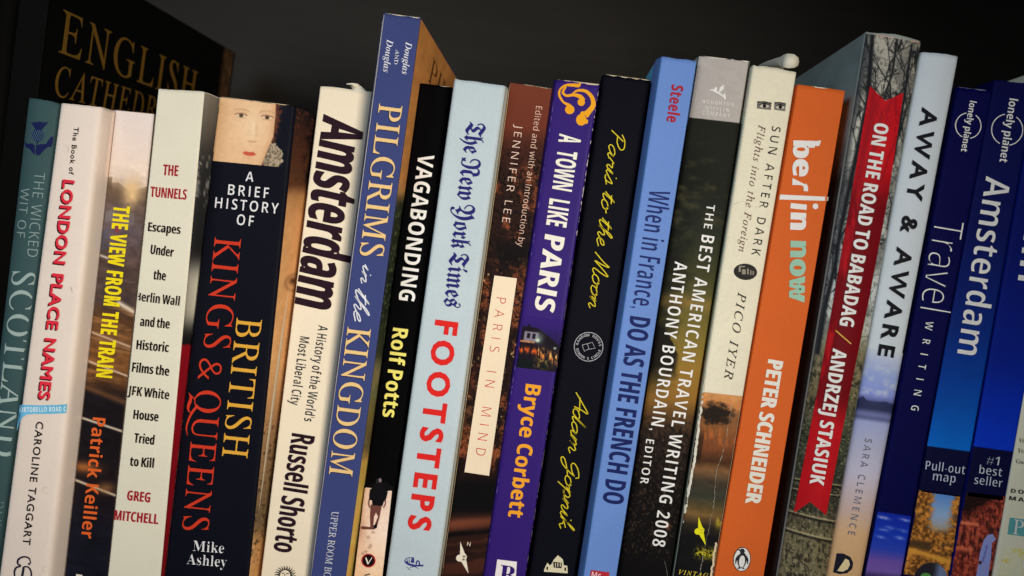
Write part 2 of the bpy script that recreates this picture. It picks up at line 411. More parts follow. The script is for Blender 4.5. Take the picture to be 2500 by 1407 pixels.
GLYPHS = {  # outlines of the letters used: advance width, then one closed contour per string (thousandths of the type size)
 'g': {
  '&': (625, ["495 339 450 262 422 229 326 339 398 399 438 458 451 521 430 596 372 649 287 669 195 649 134 595 112 512 123 455 151 401 189 354 105 296 49 229 28 153 52 71 114 13 200 -9 265 0 336 32 416 93 494 0 620 0 482 160 529 220 567 281 593 339", "356 161 308 119 260 91 210 81 169 91 139 117 126 153 140 201 180 244 245 289", "208 521 218 554 244 577 282 586 322 577 350 552 360 516 353 482 327 446 271 405 242 438 218 478"]),
  'A': (667, ["362 686 293 686 0 0 100 0 186 201 476 201 567 0 667 0", "326 536 436 289 224 289"]),
  'B': (563, ["75 0 309 0 446 29 520 97 543 182 523 265 467 326 379 360 438 397 472 445 483 508 461 591 393 656 273 682 75 682", "173 594 263 594 334 581 371 546 382 499 366 438 318 402 238 390 173 390", "173 302 291 302 376 288 426 251 442 196 430 145 385 105 296 88 173 88"]),
  'C': (708, ["656 635 570 667 493 685 422 691 229 644 97 517 48 331 87 179 207 47 416 -9 513 -1 593 20 663 51 663 158 584 116 504 90 425 81 281 114 184 205 149 340 185 474 281 567 421 601 498 593 575 570 656 530"]),
  'D': (750, ["76 0 342 0 536 50 660 175 704 341 666 501 547 629 341 682 76 682", "174 594 325 594 482 559 573 467 603 341 582 238 499 135 330 88 174 88"]),
  'E': (500, ["462 682 75 682 75 0 471 0 471 88 173 88 173 300 452 300 452 388 173 388 173 594 462 594"]),
  'F': (469, ["440 682 76 682 76 0 174 0 174 317 440 317 440 405 174 405 174 594 440 594"]),
  'G': (740, ["673 336 444 336 444 248 575 248 575 108 528 94 427 81 283 114 187 205 151 340 186 473 280 566 414 601 496 593 578 571 659 534 659 633 566 668 491 686 416 691 229 644 99 518 50 337 98 158 226 36 413 -9 502 -3 586 15 673 47"]),
  'I': (250, ["174 682 76 682 76 0 174 0"]),
  'L': (490, ["172 682 74 682 74 0 480 0 480 88 172 88"]),
  'M': (781, ["709 682 618 682 391 402 165 682 73 682 73 0 171 0 171 531 383 267 399 267 611 531 611 0 709 0"]),
  'N': (781, ["706 682 614 682 614 154 152 682 74 682 74 0 166 0 166 525 622 0 706 0"]),
  'O': (823, ["45 341 90 168 216 41 409 -9 607 41 734 168 778 341 733 516 606 642 411 691 218 642 91 516", "146 341 181 475 275 567 411 601 548 567 642 475 677 341 642 207 548 115 411 81 275 115 181 207"]),
  'P': (510, ["70 682 70 0 168 0 168 295 270 295 400 321 475 389 500 486 477 585 405 655 283 682", "168 594 283 594 353 578 389 539 399 490 384 432 343 396 279 383 168 383"]),
  'R': (604, ["77 682 77 0 175 0 175 296 216 296 265 287 321 243 397 140 487 0 604 0 565 53 462 213 414 276 359 324 421 363 460 419 473 491 446 593 368 659 249 682", "175 598 238 598 315 586 358 550 372 495 361 441 320 400 238 384 175 384"]),
  'S': (458, ["399 643 350 670 299 686 247 691 138 668 66 606 40 509 116 368 259 275 335 165 323 126 287 93 224 79 159 90 98 124 44 178 44 54 102 19 165 -2 235 -9 333 15 401 80 426 176 350 333 207 422 131 522 145 564 183 593 239 603 288 597 342 575 399 532"]),
  'T': (604, ["587 682 17 682 17 594 253 594 253 0 351 0 351 594 587 594"]),
  'W': (1042, ["1041 682 944 682 758 212 568 682 475 682 286 212 98 682 0 682 276 -6 295 -6 521 552 745 -6 764 -6"]),
  'Y': (604, ["301 447 118 682 0 682 253 361 253 0 351 0 351 360 604 682 486 682"]),
  'e': (479, ["438 130 386 101 334 82 281 76 207 91 156 136 130 211 446 211 422 349 354 431 251 458 141 429 68 350 41 230 66 113 140 25 259 -9 327 -3 384 14 438 44", "132 270 154 330 194 368 253 381 308 367 343 329 358 270"]),
  'f': (250, ["296 682 226 691 172 679 129 648 98 609 79 556 72 449 9 449 9 369 72 369 72 0 161 0 161 369 242 369 242 449 161 449 161 492 170 551 199 590 256 603 296 595"]),
  'h': (500, ["150 682 61 682 61 0 150 0 150 322 189 360 225 381 262 387 309 373 339 336 350 278 350 0 439 0 439 275 419 377 365 438 286 458 237 450 191 427 150 390"]),
  'k': (479, ["460 449 354 449 155 229 380 0 500 0 268 229", "151 682 62 682 62 0 151 0"]),
  'o': (552, ["273 458 152 427 68 346 36 229 67 106 150 22 273 -9 400 21 485 104 516 229 484 347 399 428", "272 378 351 358 405 306 425 228 406 144 353 90 272 71 196 91 145 146 127 229 146 306 197 358"]),
 },
 'B': {
  '0': (572, ["285 -10 207 1 144 33 96 88 63 161 43 251 36 357 39 431 47 497 60 555 79 605 106 647 139 681 180 705 228 720 285 725 363 714 426 682 474 628 508 555 528 464 535 357 524 218 511 160 491 110 465 68 432 34 391 10 342 -5", "285 112 319 119 345 139 363 173 375 221 383 282 385 357 383 432 375 493 363 541 345 575 319 596 285 603 251 596 225 575 207 541 195 493 188 432 186 357 188 282 195 221 207 174 225 139 251 119"]),
  '1': (572, ["262 0 262 432 266 555 224 514 132 440 59 531 289 714 413 714 413 0"]),
  '2': (572, ["40 0 40 105 307 379 354 447 362 468 369 513 359 561 346 577 307 596 282 598 228 590 202 579 120 525 38 622 128 686 184 710 216 718 293 724 338 721 378 713 414 699 445 680 471 657 492 630 507 599 516 566 519 531 509 457 478 391 428 327 228 134 228 127 539 127 539 0"]),
  '8': (572, ["286 -10 212 -4 150 13 101 41 64 79 42 126 35 181 39 227 53 267 75 300 104 328 172 373 114 419 72 476 61 512 57 552 61 588 71 620 89 647 141 689 209 715 286 723 364 715 432 689 483 647 500 619 511 587 514 551 510 511 498 476 478 446 451 419 386 377 459 331 499 291 515 269 526 243 534 216 536 185 533 147 522 113 505 82 481 55 451 32 417 14 377 1", "286 440 328 464 360 495 369 516 372 540 369 562 361 580 348 594 330 605 285 613 241 605 224 594 210 580 199 540 202 517 225 480", "284 101 318 104 346 112 368 125 384 143 393 164 396 189 389 222 369 250 341 274 279 311 250 296 204 260 188 239 178 216 175 190 178 166 187 144 203 126 224 112"]),
  'A': (690, ["0 0 252 717 437 717 690 0 527 0 475 170 215 170 163 0", "253 297 439 297 345 606"]),
  'B': (672, ["90 0 90 714 400 710 472 696 528 674 569 641 593 594 601 533 598 494 588 460 573 430 551 406 524 389 491 379 491 374 536 360 574 335 602 297 611 272 619 207 611 147 588 96 549 55 497 24 433 6 357 0", "241 431 369 433 399 440 421 452 435 468 443 488 446 513 443 538 433 557 416 572 392 582 360 588 241 590", "241 125 381 128 412 137 435 152 450 171 459 195 459 247 450 268 435 287 411 300 378 308 241 311"]),
  'C': (637, ["379 -10 310 -5 249 10 198 36 154 70 119 113 92 164 73 222 62 286 58 356 62 425 75 489 97 547 127 598 165 642 211 677 264 703 325 719 428 723 500 711 602 674 553 551 446 592 393 598 340 591 295 569 260 533 234 484 219 425 214 355 219 285 233 226 257 179 291 144 336 123 393 116 451 120 575 154 575 27 482 -1"]),
  'D': (740, ["90 0 90 714 314 714 385 710 450 696 509 674 559 643 602 604 637 557 662 501 677 437 682 364 671 253 636 162 580 92 502 41 406 10 292 0", "241 125 306 125 428 151 501 229 525 360 519 432 502 490 473 535 433 565 383 584 322 590 241 590"]),
  'E': (560, ["90 0 90 714 501 714 501 590 241 590 241 433 483 433 483 309 241 309 241 125 501 125 501 0"]),
  'F': (549, ["90 0 90 714 499 714 499 590 239 590 239 406 481 406 481 282 239 282 239 0"]),
  'G': (724, ["390 -10 292 0 210 32 144 84 96 156 68 248 58 358 63 429 77 494 102 552 135 603 177 645 228 679 287 704 355 719 431 724 506 719 579 703 643 680 593 559 518 587 430 598 388 595 350 585 316 568 286 545 261 517 241 484 226 445 217 402 214 355 222 269 248 198 268 169 293 147 323 130 359 119 400 116 496 126 496 275 361 275 361 401 644 401 644 31 528 1"]),
  'H': (765, ["90 0 90 714 241 714 241 434 524 434 524 714 675 714 675 0 524 0 524 308 241 308 241 0"]),
  'I': (331, ["90 0 90 714 241 714 241 0"]),
  'J': (331, ["15 -210 -36 -207 -74 -199 -74 -73 -16 -83 30 -79 45 -73 69 -52 85 -14 90 45 90 714 241 714 241 46 238 -11 228 -61 213 -103 191 -137 164 -164 133 -185 97 -199"]),
  'K': (664, ["90 0 90 714 241 714 241 387 290 458 494 714 662 714 413 398 664 0 492 0 305 301 241 255 241 0"]),
  'L': (565, ["90 0 90 714 241 714 241 125 531 125 531 0"]),
  'M': (943, ["90 0 90 714 296 714 465 168 647 714 853 714 853 0 712 0 712 362 719 559 715 559 531 0 392 0 220 560 216 560 225 358 225 0"]),
  'N': (813, ["90 0 90 714 281 714 591 179 587 714 723 714 723 0 531 0 220 540 216 540 225 370 225 0"]),
  'O': (796, ["398 -10 325 -5 261 10 207 36 161 71 123 114 95 165 74 223 62 288 58 359 62 430 74 494 95 552 123 603 161 645 207 680 261 705 326 720 399 725 472 720 535 705 590 680 636 645 673 602 702 552 722 493 734 429 738 358 734 287 722 223 702 165 673 114 636 71 590 36 535 10 471 -5", "398 117 457 124 503 146 537 182 560 230 574 289 579 358 574 428 560 487 537 535 503 571 457 592 399 599 341 592 295 571 260 535 236 487 222 428 217 358 222 289 236 230 260 182 294 146 340 124"]),
  'P': (628, ["90 0 90 714 318 714 402 707 469 688 520 655 555 610 576 555 583 491 580 451 557 375 536 341 507 311 471 287 425 269 371 258 241 254 241 0", "241 378 331 381 365 389 393 404 413 424 426 452 430 486 417 544 377 578 310 590 241 590"]),
  'R': (660, ["90 0 90 714 298 714 387 708 459 690 514 661 552 620 575 566 583 500 581 469 565 415 535 371 495 337 450 311 660 0 492 0 322 274 241 274 241 0", "241 397 335 400 371 408 398 422 416 441 426 466 430 496 426 527 415 551 396 569 368 580 332 588 241 590"]),
  'S': (551, ["248 -10 175 -5 108 9 46 33 46 174 188 123 224 117 294 117 320 125 340 137 353 152 363 191 359 216 345 238 323 256 151 347 115 377 83 415 71 437 56 490 54 521 61 580 83 630 119 671 168 700 227 718 333 723 403 711 508 674 459 556 398 579 345 593 265 596 225 578 212 563 202 526 206 502 217 482 236 466 403 377 454 338 490 292 502 265 511 198 503 139 481 88 443 47 390 15 326 -4"]),
  'T': (579, ["214 0 214 588 20 588 20 714 559 714 559 588 365 588 365 0"]),
  'U': (756, ["375 -10 288 -2 216 22 159 62 118 116 93 180 85 254 85 714 236 714 236 277 240 224 252 183 272 153 300 133 336 121 379 117 424 121 460 134 487 156 505 187 516 228 520 278 520 714 671 714 671 252 667 204 657 160 639 119 613 82 581 50 541 25 493 5 438 -6"]),
  'V': (650, ["242 0 0 714 153 714 290 280 325 132 359 280 497 714 650 714 407 0"]),
  'W': (967, ["182 0 0 714 149 714 253 266 275 137 308 314 412 714 555 714 663 301 692 137 723 307 818 714 967 714 785 0 613 0 511 395 483 542 455 395 354 0"]),
  'Y': (624, ["237 0 237 273 0 714 164 714 312 420 461 714 624 714 387 278 387 0"]),
  'Z': (579, ["24 0 24 98 366 589 33 589 33 714 546 714 546 616 204 125 555 125 555 0"]),
  'a': (604, ["211 -10 165 -5 125 9 90 33 63 66 47 109 42 163 49 216 69 259 103 292 150 315 211 330 381 340 379 390 359 427 321 445 296 447 218 436 142 407 93 508 191 544 264 556 370 552 426 536 471 510 503 472 522 424 529 364 529 0 425 0 396 74 392 74 344 26 318 10 253 -8", "267 99 297 102 324 112 348 128 366 149 377 176 381 253 280 247 247 239 223 225 207 207 198 186 195 162 197 141 204 125 230 105"]),
  'b': (633, ["378 -10 341 -8 309 0 262 26 227 60 217 60 192 0 78 0 78 760 227 760 227 562 221 475 227 475 243 497 286 533 313 546 382 556 439 548 489 524 531 485 563 429 582 359 588 274 582 188 562 118 530 62 487 22 437 -2", "336 111 365 116 389 130 409 154 424 186 433 227 436 276 433 325 424 365 409 397 388 419 363 433 334 437 299 433 272 421 252 401 239 373 231 336 227 275 237 186 251 154 270 130 299 116"]),
  'c': (514, ["300 -10 225 -2 162 20 112 58 75 111 52 182 45 270 49 333 60 387 79 433 105 471 136 502 174 526 216 543 262 553 349 555 411 545 483 519 439 404 374 427 333 435 313 436 249 418 210 363 197 271 200 221 211 181 228 150 251 128 279 115 313 111 371 117 420 133 466 158 466 31 395 -1"]),
  'd': (633, ["251 -10 194 -2 145 22 103 62 71 117 51 187 45 272 51 358 71 428 103 484 146 524 196 548 255 556 324 546 376 516 412 476 417 476 406 564 406 760 555 760 555 0 441 0 412 71 406 71 390 49 347 14 320 0", "303 109 340 113 369 125 390 146 404 174 413 210 416 271 405 361 392 393 371 416 340 430 301 435 271 430 245 416 224 393 208 360 199 319 196 270 199 221 208 181 224 150 245 127 272 114"]),
  'e': (591, ["325 -10 272 -7 224 4 180 21 141 44 108 75 81 113 61 158 49 210 45 269 49 329 59 383 78 429 102 467 132 499 168 524 209 542 254 552 303 556 373 549 433 527 482 492 519 442 541 381 548 308 548 236 196 236 201 197 214 164 234 137 260 117 293 105 332 101 398 106 457 120 517 144 517 29 433 -1", "199 335 408 335 405 366 396 394 382 418 362 436 336 446 304 450 277 447 253 438 233 422 216 400 205 371"]),
  'f': (387, ["102 0 102 434 20 434 20 506 102 546 105 629 112 665 126 695 143 718 166 736 223 758 295 765 375 758 432 742 394 633 328 647 292 645 277 639 266 628 253 598 251 546 380 546 380 434 251 434 251 0"]),
  'h': (657, ["78 0 78 760 227 760 227 579 220 476 228 476 269 522 295 537 323 548 386 556 441 551 489 535 529 509 558 470 576 420 582 356 582 0 433 0 433 319 423 385 394 424 345 437 305 432 274 416 252 391 238 355 230 311 227 257 227 0"]),
  'i': (305, ["153 614 112 621 96 630 82 643 72 687 82 731 96 745 112 753 153 760 174 758 210 745 223 731 231 712 234 687 231 662 223 643 210 630 193 621", "78 0 78 546 227 546 227 0"]),
  'k': (620, ["78 0 78 760 227 760 227 399 219 297 274 367 439 546 607 546 390 309 620 0 448 0 291 221 227 170 227 0"]),
  'l': (305, ["78 0 78 760 227 760 227 0"]),
  'm': (982, ["78 0 78 546 192 546 212 476 220 476 262 522 289 537 348 554 417 554 481 537 507 521 528 501 545 476 558 476 600 522 657 548 719 556 776 551 823 535 860 509 886 470 902 420 907 356 907 0 758 0 758 319 749 385 722 424 676 437 640 432 612 418 592 395 578 363 570 323 567 274 567 0 418 0 418 319 409 385 382 424 336 437 299 432 270 416 251 391 237 355 227 257 227 0"]),
  'n': (657, ["78 0 78 546 192 546 212 476 220 476 263 522 322 548 355 554 388 556 443 551 490 535 529 509 558 470 576 420 582 356 582 0 433 0 431 355 424 385 412 408 395 424 373 434 345 437 304 432 273 416 252 391 238 355 230 311 227 257 227 0"]),
  'o': (619, ["308 -10 259 -6 214 5 173 23 136 48 104 81 79 120 60 165 49 216 45 274 53 358 77 427 116 483 169 524 234 548 311 556 360 552 406 541 447 523 484 498 515 466 540 428 559 383 570 332 574 274 566 190 542 120 502 64 449 23 384 -2", "310 110 346 115 374 128 396 152 410 184 419 224 422 274 419 324 410 364 396 396 374 418 345 432 309 436 273 432 245 418 224 396 209 364 200 324 197 274 200 224 209 184 224 152 245 128 274 115"]),
  'p': (633, ["78 -240 78 546 199 546 220 475 227 475 243 496 286 532 313 545 345 553 382 556 439 548 489 524 531 485 563 429 582 359 588 274 581 189 562 118 529 62 486 22 436 -2 378 -10 341 -8 310 0 262 26 227 60 219 60 227 -20 227 -240", "336 111 367 116 392 130 412 154 425 186 436 276 425 365 391 419 334 437 299 433 272 421 252 401 239 373 231 336 227 275 237 186 251 154 270 130 299 116"]),
  'r': (454, ["78 0 78 546 191 546 213 454 220 454 260 505 315 543 348 553 383 556 433 552 422 412 353 416 305 404 264 378 237 338 229 310 227 278 227 0"]),
  's': (497, ["226 -10 128 -3 46 22 46 145 141 112 231 99 257 100 294 112 310 133 312 146 305 171 287 187 134 261 110 275 74 308 52 350 47 375 45 404 52 450 71 488 104 518 148 539 200 552 261 556 327 552 389 538 453 513 408 406 332 435 259 446 222 442 200 430 194 402 202 387 220 372 364 306 409 278 426 261 441 242 457 193 459 162 453 111 433 68 401 35 355 10 297 -5"]),
  't': (434, ["265 -10 204 -3 178 6 154 19 133 38 117 62 104 91 94 171 94 434 23 434 23 497 105 547 148 662 243 662 243 546 396 546 396 434 243 434 243 171 251 137 274 116 290 111 340 111 402 126 402 15 343 -3"]),
  'u': (657, ["269 -10 214 -5 167 11 128 38 99 76 81 126 75 190 75 546 224 546 226 191 233 162 245 139 262 122 284 112 312 109 353 114 384 130 405 156 419 191 430 289 430 546 579 546 579 0 465 0 445 70 437 70 418 45 394 24 366 9 335 -2"]),
  'v': (569, ["208 0 0 546 156 546 267 216 282 123 286 123 297 197 308 235 413 546 569 546 361 0"]),
  'w': (856, ["165 0 10 546 158 546 226 286 251 125 255 125 278 278 347 546 511 546 578 273 595 176 599 125 603 125 630 286 700 546 846 546 689 0 527 0 429 432 425 432 325 0"]),
  'y': (569, ["110 -240 34 -232 34 -114 93 -120 122 -117 147 -107 168 -92 184 -71 198 -48 217 4 0 546 163 546 271 224 284 144 303 224 409 546 569 546 338 -70 314 -122 284 -164 248 -198 206 -221 160 -235"]),
 },
 'n': {
  'A': (639, ["0 0 279 717 360 717 638 0 545 0 459 221 176 221 91 0", "206 301 432 301 346 533 318 624 287 517"]),
  'C': (632, ["389 -10 320 -5 260 10 207 35 162 69 126 112 98 163 77 222 65 287 61 358 65 427 79 491 101 549 131 600 170 643 217 678 272 703 334 719 404 724 476 719 542 705 601 682 565 606 518 625 464 640 403 645 332 636 271 611 222 568 185 510 163 440 156 357 163 275 183 204 218 147 265 103 327 78 402 69 491 77 573 97 573 19 491 -3"]),
  'D': (730, ["97 0 97 714 317 714 386 710 448 696 504 674 553 643 593 604 626 557 650 501 664 437 669 364 658 253 625 162 571 92 496 41 405 10 296 0", "187 77 284 77 445 109 542 203 574 361 566 448 543 518 504 571 450 607 384 630 304 637 187 637"]),
  'E': (556, ["97 0 97 714 496 714 496 635 187 635 187 412 478 412 478 334 187 334 187 79 496 79 496 0"]),
  'F': (519, ["97 0 97 714 496 714 496 635 187 635 187 382 477 382 477 303 187 303 187 0"]),
  'H': (741, ["97 0 97 714 187 714 187 412 553 412 553 714 643 714 643 0 553 0 553 333 187 333 187 0"]),
  'I': (284, ["97 0 97 714 187 714 187 0"]),
  'J': (273, ["-4 -190 -46 -187 -78 -177 -78 -101 -19 -111 26 -107 56 -93 78 -66 86 -47 92 4 92 714 182 714 182 11 176 -52 159 -102 131 -141 93 -168 48 -185"]),
  'K': (619, ["97 0 97 714 187 714 187 362 503 714 608 714 325 403 619 0 513 0 260 341 187 277 187 0"]),
  'L': (524, ["97 0 97 714 187 714 187 80 499 80 499 0"]),
  'M': (907, ["97 0 97 714 230 714 450 129 454 129 678 714 810 714 810 0 721 0 721 474 728 625 724 625 486 0 412 0 177 626 173 626 180 471 180 0"]),
  'N': (760, ["97 0 97 714 201 714 582 123 586 123 579 289 579 714 663 714 663 0 558 0 176 593 172 593 180 435 180 0"]),
  'O': (781, ["391 -10 321 -5 260 10 207 36 162 71 125 114 97 165 77 223 65 288 61 359 65 429 77 493 97 551 125 602 162 644 207 679 260 705 322 720 392 725 460 720 520 705 572 680 617 645 654 602 683 552 703 493 716 429 720 358 716 287 703 223 683 165 654 114 617 71 572 36 519 10 459 -5", "391 68 465 77 524 102 569 146 600 204 619 274 625 358 619 442 600 512 569 570 524 612 465 638 392 646 318 638 259 612 214 570 182 512 162 442 156 358 162 274 181 204 213 146 258 102 317 77"]),
  'P': (605, ["97 0 97 714 286 714 371 708 439 690 490 659 526 617 547 566 554 504 551 466 528 394 506 361 476 334 439 310 392 292 335 282 187 278 187 0", "187 355 321 359 372 370 411 388 439 415 455 452 461 500 456 542 441 576 417 603 382 622 336 633 187 637"]),
  'R': (622, ["97 0 97 714 294 714 375 708 440 692 491 664 526 624 547 573 554 511 552 475 545 443 533 416 500 372 457 342 411 320 607 0 502 0 329 295 187 295 187 0", "187 371 347 375 389 386 421 406 443 432 457 466 461 507 456 549 442 582 419 607 386 623 343 633 187 636"]),
  'S': (549, ["247 -10 136 -1 51 24 51 110 141 81 213 69 300 71 340 82 372 99 394 122 408 150 412 183 405 225 385 258 346 287 188 354 142 381 107 411 81 447 65 491 60 542 63 578 73 611 89 640 138 685 170 702 245 722 326 723 396 713 485 684 457 607 405 626 347 640 286 645 245 642 211 632 185 617 166 595 155 570 153 518 166 481 194 451 240 425 347 381 414 348 462 308 480 284 500 226 502 191 494 132 471 83 433 43 382 14 320 -4"]),
  'T': (556, ["233 0 233 635 10 635 10 714 545 714 545 635 323 635 323 0"]),
  'W': (930, ["201 0 12 714 106 714 225 248 251 108 266 193 289 283 415 714 508 714 648 249 678 108 705 248 823 714 917 714 727 0 636 0 497 468 461 609 436 495 292 0"]),
  'a': (561, ["215 -10 169 -6 129 7 94 29 67 59 51 99 46 149 53 198 74 239 109 273 159 297 223 313 394 323 391 395 381 426 365 448 343 462 316 471 283 474 229 468 178 453 132 433 105 499 157 522 220 539 288 545 348 540 396 526 433 502 459 468 475 422 480 365 480 0 416 0 399 76 395 76 371 49 322 11 293 -1", "235 61 278 65 315 78 348 99 373 128 388 167 393 262 254 254 208 243 176 227 154 206 141 179 137 148 140 121 149 99 165 82 185 70"]),
  'b': (615, ["339 -10 265 0 236 13 211 29 173 68 166 68 148 0 85 0 85 760 173 760 173 553 168 465 173 465 190 486 236 522 265 535 339 545 401 537 455 514 500 476 533 422 553 352 560 268 553 184 533 114 499 60 454 21 401 -2", "326 63 370 69 406 87 434 116 453 157 465 208 469 269 453 382 405 449 324 472 273 467 234 450 206 423 188 384 177 334 173 267 177 206 187 156 206 116 233 86 274 69"]),
  'c': (480, ["300 -10 254 -7 212 3 174 19 139 42 110 72 87 109 69 153 59 205 55 265 59 327 70 381 88 426 113 464 142 494 178 517 217 533 260 543 306 546 385 538 447 517 420 444 364 461 304 469 216 446 164 379 146 266 150 206 163 157 185 118 214 89 252 72 299 66 377 75 438 97 438 19 379 -3"]),
  'd': (615, ["275 -10 213 -2 159 21 115 60 82 113 62 183 55 267 62 352 82 421 116 476 160 515 214 538 276 546 349 536 378 523 424 488 442 467 448 467 442 535 442 760 530 760 530 0 459 0 446 72 442 72 424 50 378 14 349 1", "289 63 340 68 380 84 409 110 428 146 439 193 443 266 439 328 428 379 410 420 382 449 341 467 288 473 245 467 209 448 182 417 162 375 150 324 146 265 150 206 162 156 182 116 209 87 245 69"]),
  'e': (564, ["313 -10 264 -7 219 4 179 21 142 45 112 76 88 114 69 158 59 208 55 264 58 320 68 370 85 415 107 454 134 486 168 512 205 531 247 542 292 546 336 543 375 533 411 516 441 493 466 465 487 432 510 351 513 304 513 251 146 251 152 195 168 149 193 113 226 86 268 70 350 66 408 75 489 102 489 25 408 -2", "148 321 421 321 417 364 406 400 389 432 364 455 332 469 291 474 252 470 219 456 192 434 170 403 156 365"]),
  'h': (618, ["85 0 85 760 173 760 173 537 168 462 174 462 193 487 217 508 245 524 275 536 341 545 401 540 450 524 488 499 515 461 532 411 537 349 537 0 450 0 450 343 437 415 397 458 330 472 276 466 235 450 207 422 188 383 177 335 173 277 173 0"]),
  'i': (258, ["130 625 104 631 93 639 85 650 78 681 80 699 93 724 116 736 130 737 143 736 166 724 179 699 181 681 179 664 166 639 155 631", "85 0 85 536 173 536 173 0"]),
  'l': (258, ["85 0 85 760 173 760 173 0"]),
  'n': (618, ["85 0 85 536 156 536 169 463 174 463 194 489 218 509 277 537 310 544 343 546 402 541 450 525 488 500 515 462 532 412 537 349 537 0 450 0 450 343 437 415 397 458 330 472 277 466 236 450 207 422 188 384 177 336 173 278 173 0"]),
  'o': (605, ["301 -10 255 -6 213 4 175 23 140 48 111 79 87 118 69 162 59 213 55 269 62 351 85 419 122 474 172 514 233 538 304 546 351 542 394 532 433 514 467 489 496 457 520 420 537 375 548 325 551 269 544 187 521 118 484 63 433 22 372 -2", "303 63 352 69 392 88 422 119 443 160 456 210 460 269 456 328 443 377 422 418 392 448 352 466 302 472 252 466 213 448 183 418 162 377 150 328 146 269 150 210 163 160 184 119 213 88 253 69"]),
  'r': (413, ["85 0 85 536 157 536 167 438 171 438 212 491 267 532 299 542 335 546 398 540 387 459 329 466 302 464 277 456 230 427 210 406 195 381 175 320 173 286 173 0"]),
  't': (361, ["249 -10 196 -4 172 5 130 33 114 55 94 116 92 468 16 468 16 510 93 545 128 659 180 659 180 536 335 536 335 468 180 468 180 158 190 104 221 72 241 65 277 62 339 73 339 6 299 -6"]),
  'u': (618, ["274 -10 215 -5 166 11 128 37 101 74 84 123 79 185 79 536 168 536 168 191 181 120 221 77 287 63 340 69 381 85 411 113 430 151 441 199 445 257 445 536 533 536 533 0 461 0 448 71 444 71 424 45 400 25 372 10 308 -8"]),
  'v': (508, ["203 0 0 536 94 536 225 171 251 78 255 78 277 154 414 536 508 536 304 0"]),
  'w': (786, ["158 1 11 537 102 537 176 251 211 91 215 91 246 220 346 537 442 537 556 161 570 92 574 92 602 221 685 537 775 537 626 1 523 1 415 357 394 445 390 445 363 330 258 1"]),
  'y': (510, ["84 -240 11 -232 11 -162 59 -168 99 -165 124 -156 145 -142 177 -100 217 -2 1 536 95 536 221 205 256 85 260 85 306 232 415 536 510 536 259 -121 234 -162 207 -195 173 -220 132 -235"]),
 },
 'W': {
  'A': (650, ["-13 0 -13 27 5 29 35 45 60 82 307 694 334 693 587 96 612 51 625 38 660 27 660 0 341 0 341 27 386 32 413 45 422 68 415 98 376 197 154 197 115 100 111 72 119 47 143 32 190 27 190 0", "169 239 360 239 263 475"]),
  'B': (659, ["24 0 24 26 54 29 93 48 103 65 109 90 111 549 107 597 96 627 76 645 23 653 23 678 328 678 474 661 561 609 590 522 572 450 518 399 427 368 536 332 601 275 623 196 615 139 592 90 553 52 499 23 433 6 354 0", "271 375 328 378 365 389 392 406 410 431 420 467 424 514 414 589 401 614 382 632 356 642 302 645 280 633 275 621 271 582", "330 36 369 40 400 52 422 73 436 103 445 142 448 191 444 241 432 280 413 309 384 328 344 340 271 344 272 77 277 61 294 42"]),
  'G': (756, ["399 -15 330 -10 267 5 211 29 161 62 119 104 86 153 61 209 46 272 41 341 46 408 61 469 86 524 119 573 160 614 208 648 261 673 320 688 383 693 436 689 492 677 577 649 588 650 604 660 624 693 651 693 651 458 625 458 591 532 545 592 490 635 430 657 398 660 297 624 237 517 217 339 223 243 240 163 268 101 306 55 354 28 410 19 444 21 470 29 489 41 508 79 510 190 508 218 501 239 490 254 472 263 410 271 410 295 745 295 745 271 694 263 680 254 671 240 664 191 664 43 576 11 488 -9"]),
  'H': (779, ["23 0 23 26 54 29 77 36 93 47 103 64 109 88 111 120 109 593 103 615 93 631 77 642 24 653 24 678 360 678 360 653 304 643 284 629 278 618 271 564 271 373 509 373 509 564 502 618 497 629 477 643 420 653 420 678 755 678 755 653 724 649 701 642 686 632 671 594 669 564 671 90 677 66 687 49 702 37 725 29 755 26 755 0 420 0 420 26 474 36 490 46 501 62 509 120 509 329 271 329 271 120 279 64 289 47 305 36 360 26 360 0"]),
  'M': (944, ["21 0 21 26 75 36 92 47 103 63 110 87 112 118 109 606 99 629 79 644 22 653 22 678 275 678 472 212 669 678 919 678 919 653 890 649 853 630 842 614 834 563 837 80 841 64 855 41 880 30 918 26 918 0 589 0 589 26 629 32 655 44 664 53 674 81 677 594 429 0 402 0 157 579 159 85 166 60 178 44 220 28 252 26 252 0"]),
  'T': (630, ["137 0 137 26 169 28 194 35 212 46 223 63 230 88 232 645 173 640 131 625 97 601 71 567 53 524 43 473 16 473 16 678 611 678 611 472 586 472 558 568 496 626 392 645 394 87 401 62 412 45 429 34 488 26 488 0"]),
  'V': (637, ["316 -19 55 590 34 626 20 639 -21 653 -21 678 314 678 314 653 264 649 236 636 229 624 228 598 385 213 518 562 527 595 526 624 519 635 493 648 445 653 445 678 658 678 658 653 622 646 608 637 582 600 342 -19"]),
  'a': (512, ["379 -15 337 -8 310 15 298 52 250 16 198 -6 142 -13 110 -10 82 0 60 17 43 39 33 65 30 94 37 135 59 172 95 203 146 230 213 257 296 283 296 359 288 405 278 421 244 438 184 436 162 426 155 408 177 369 183 344 181 327 164 301 149 291 115 284 80 292 67 303 51 333 52 375 73 415 114 446 171 467 205 472 305 470 356 457 392 435 416 404 431 363 436 313 437 66 442 55 453 51 477 62 490 41 456 10 419 -9", "225 50 259 61 296 94 296 252 229 225 189 183 176 125 181 83 198 58"]),
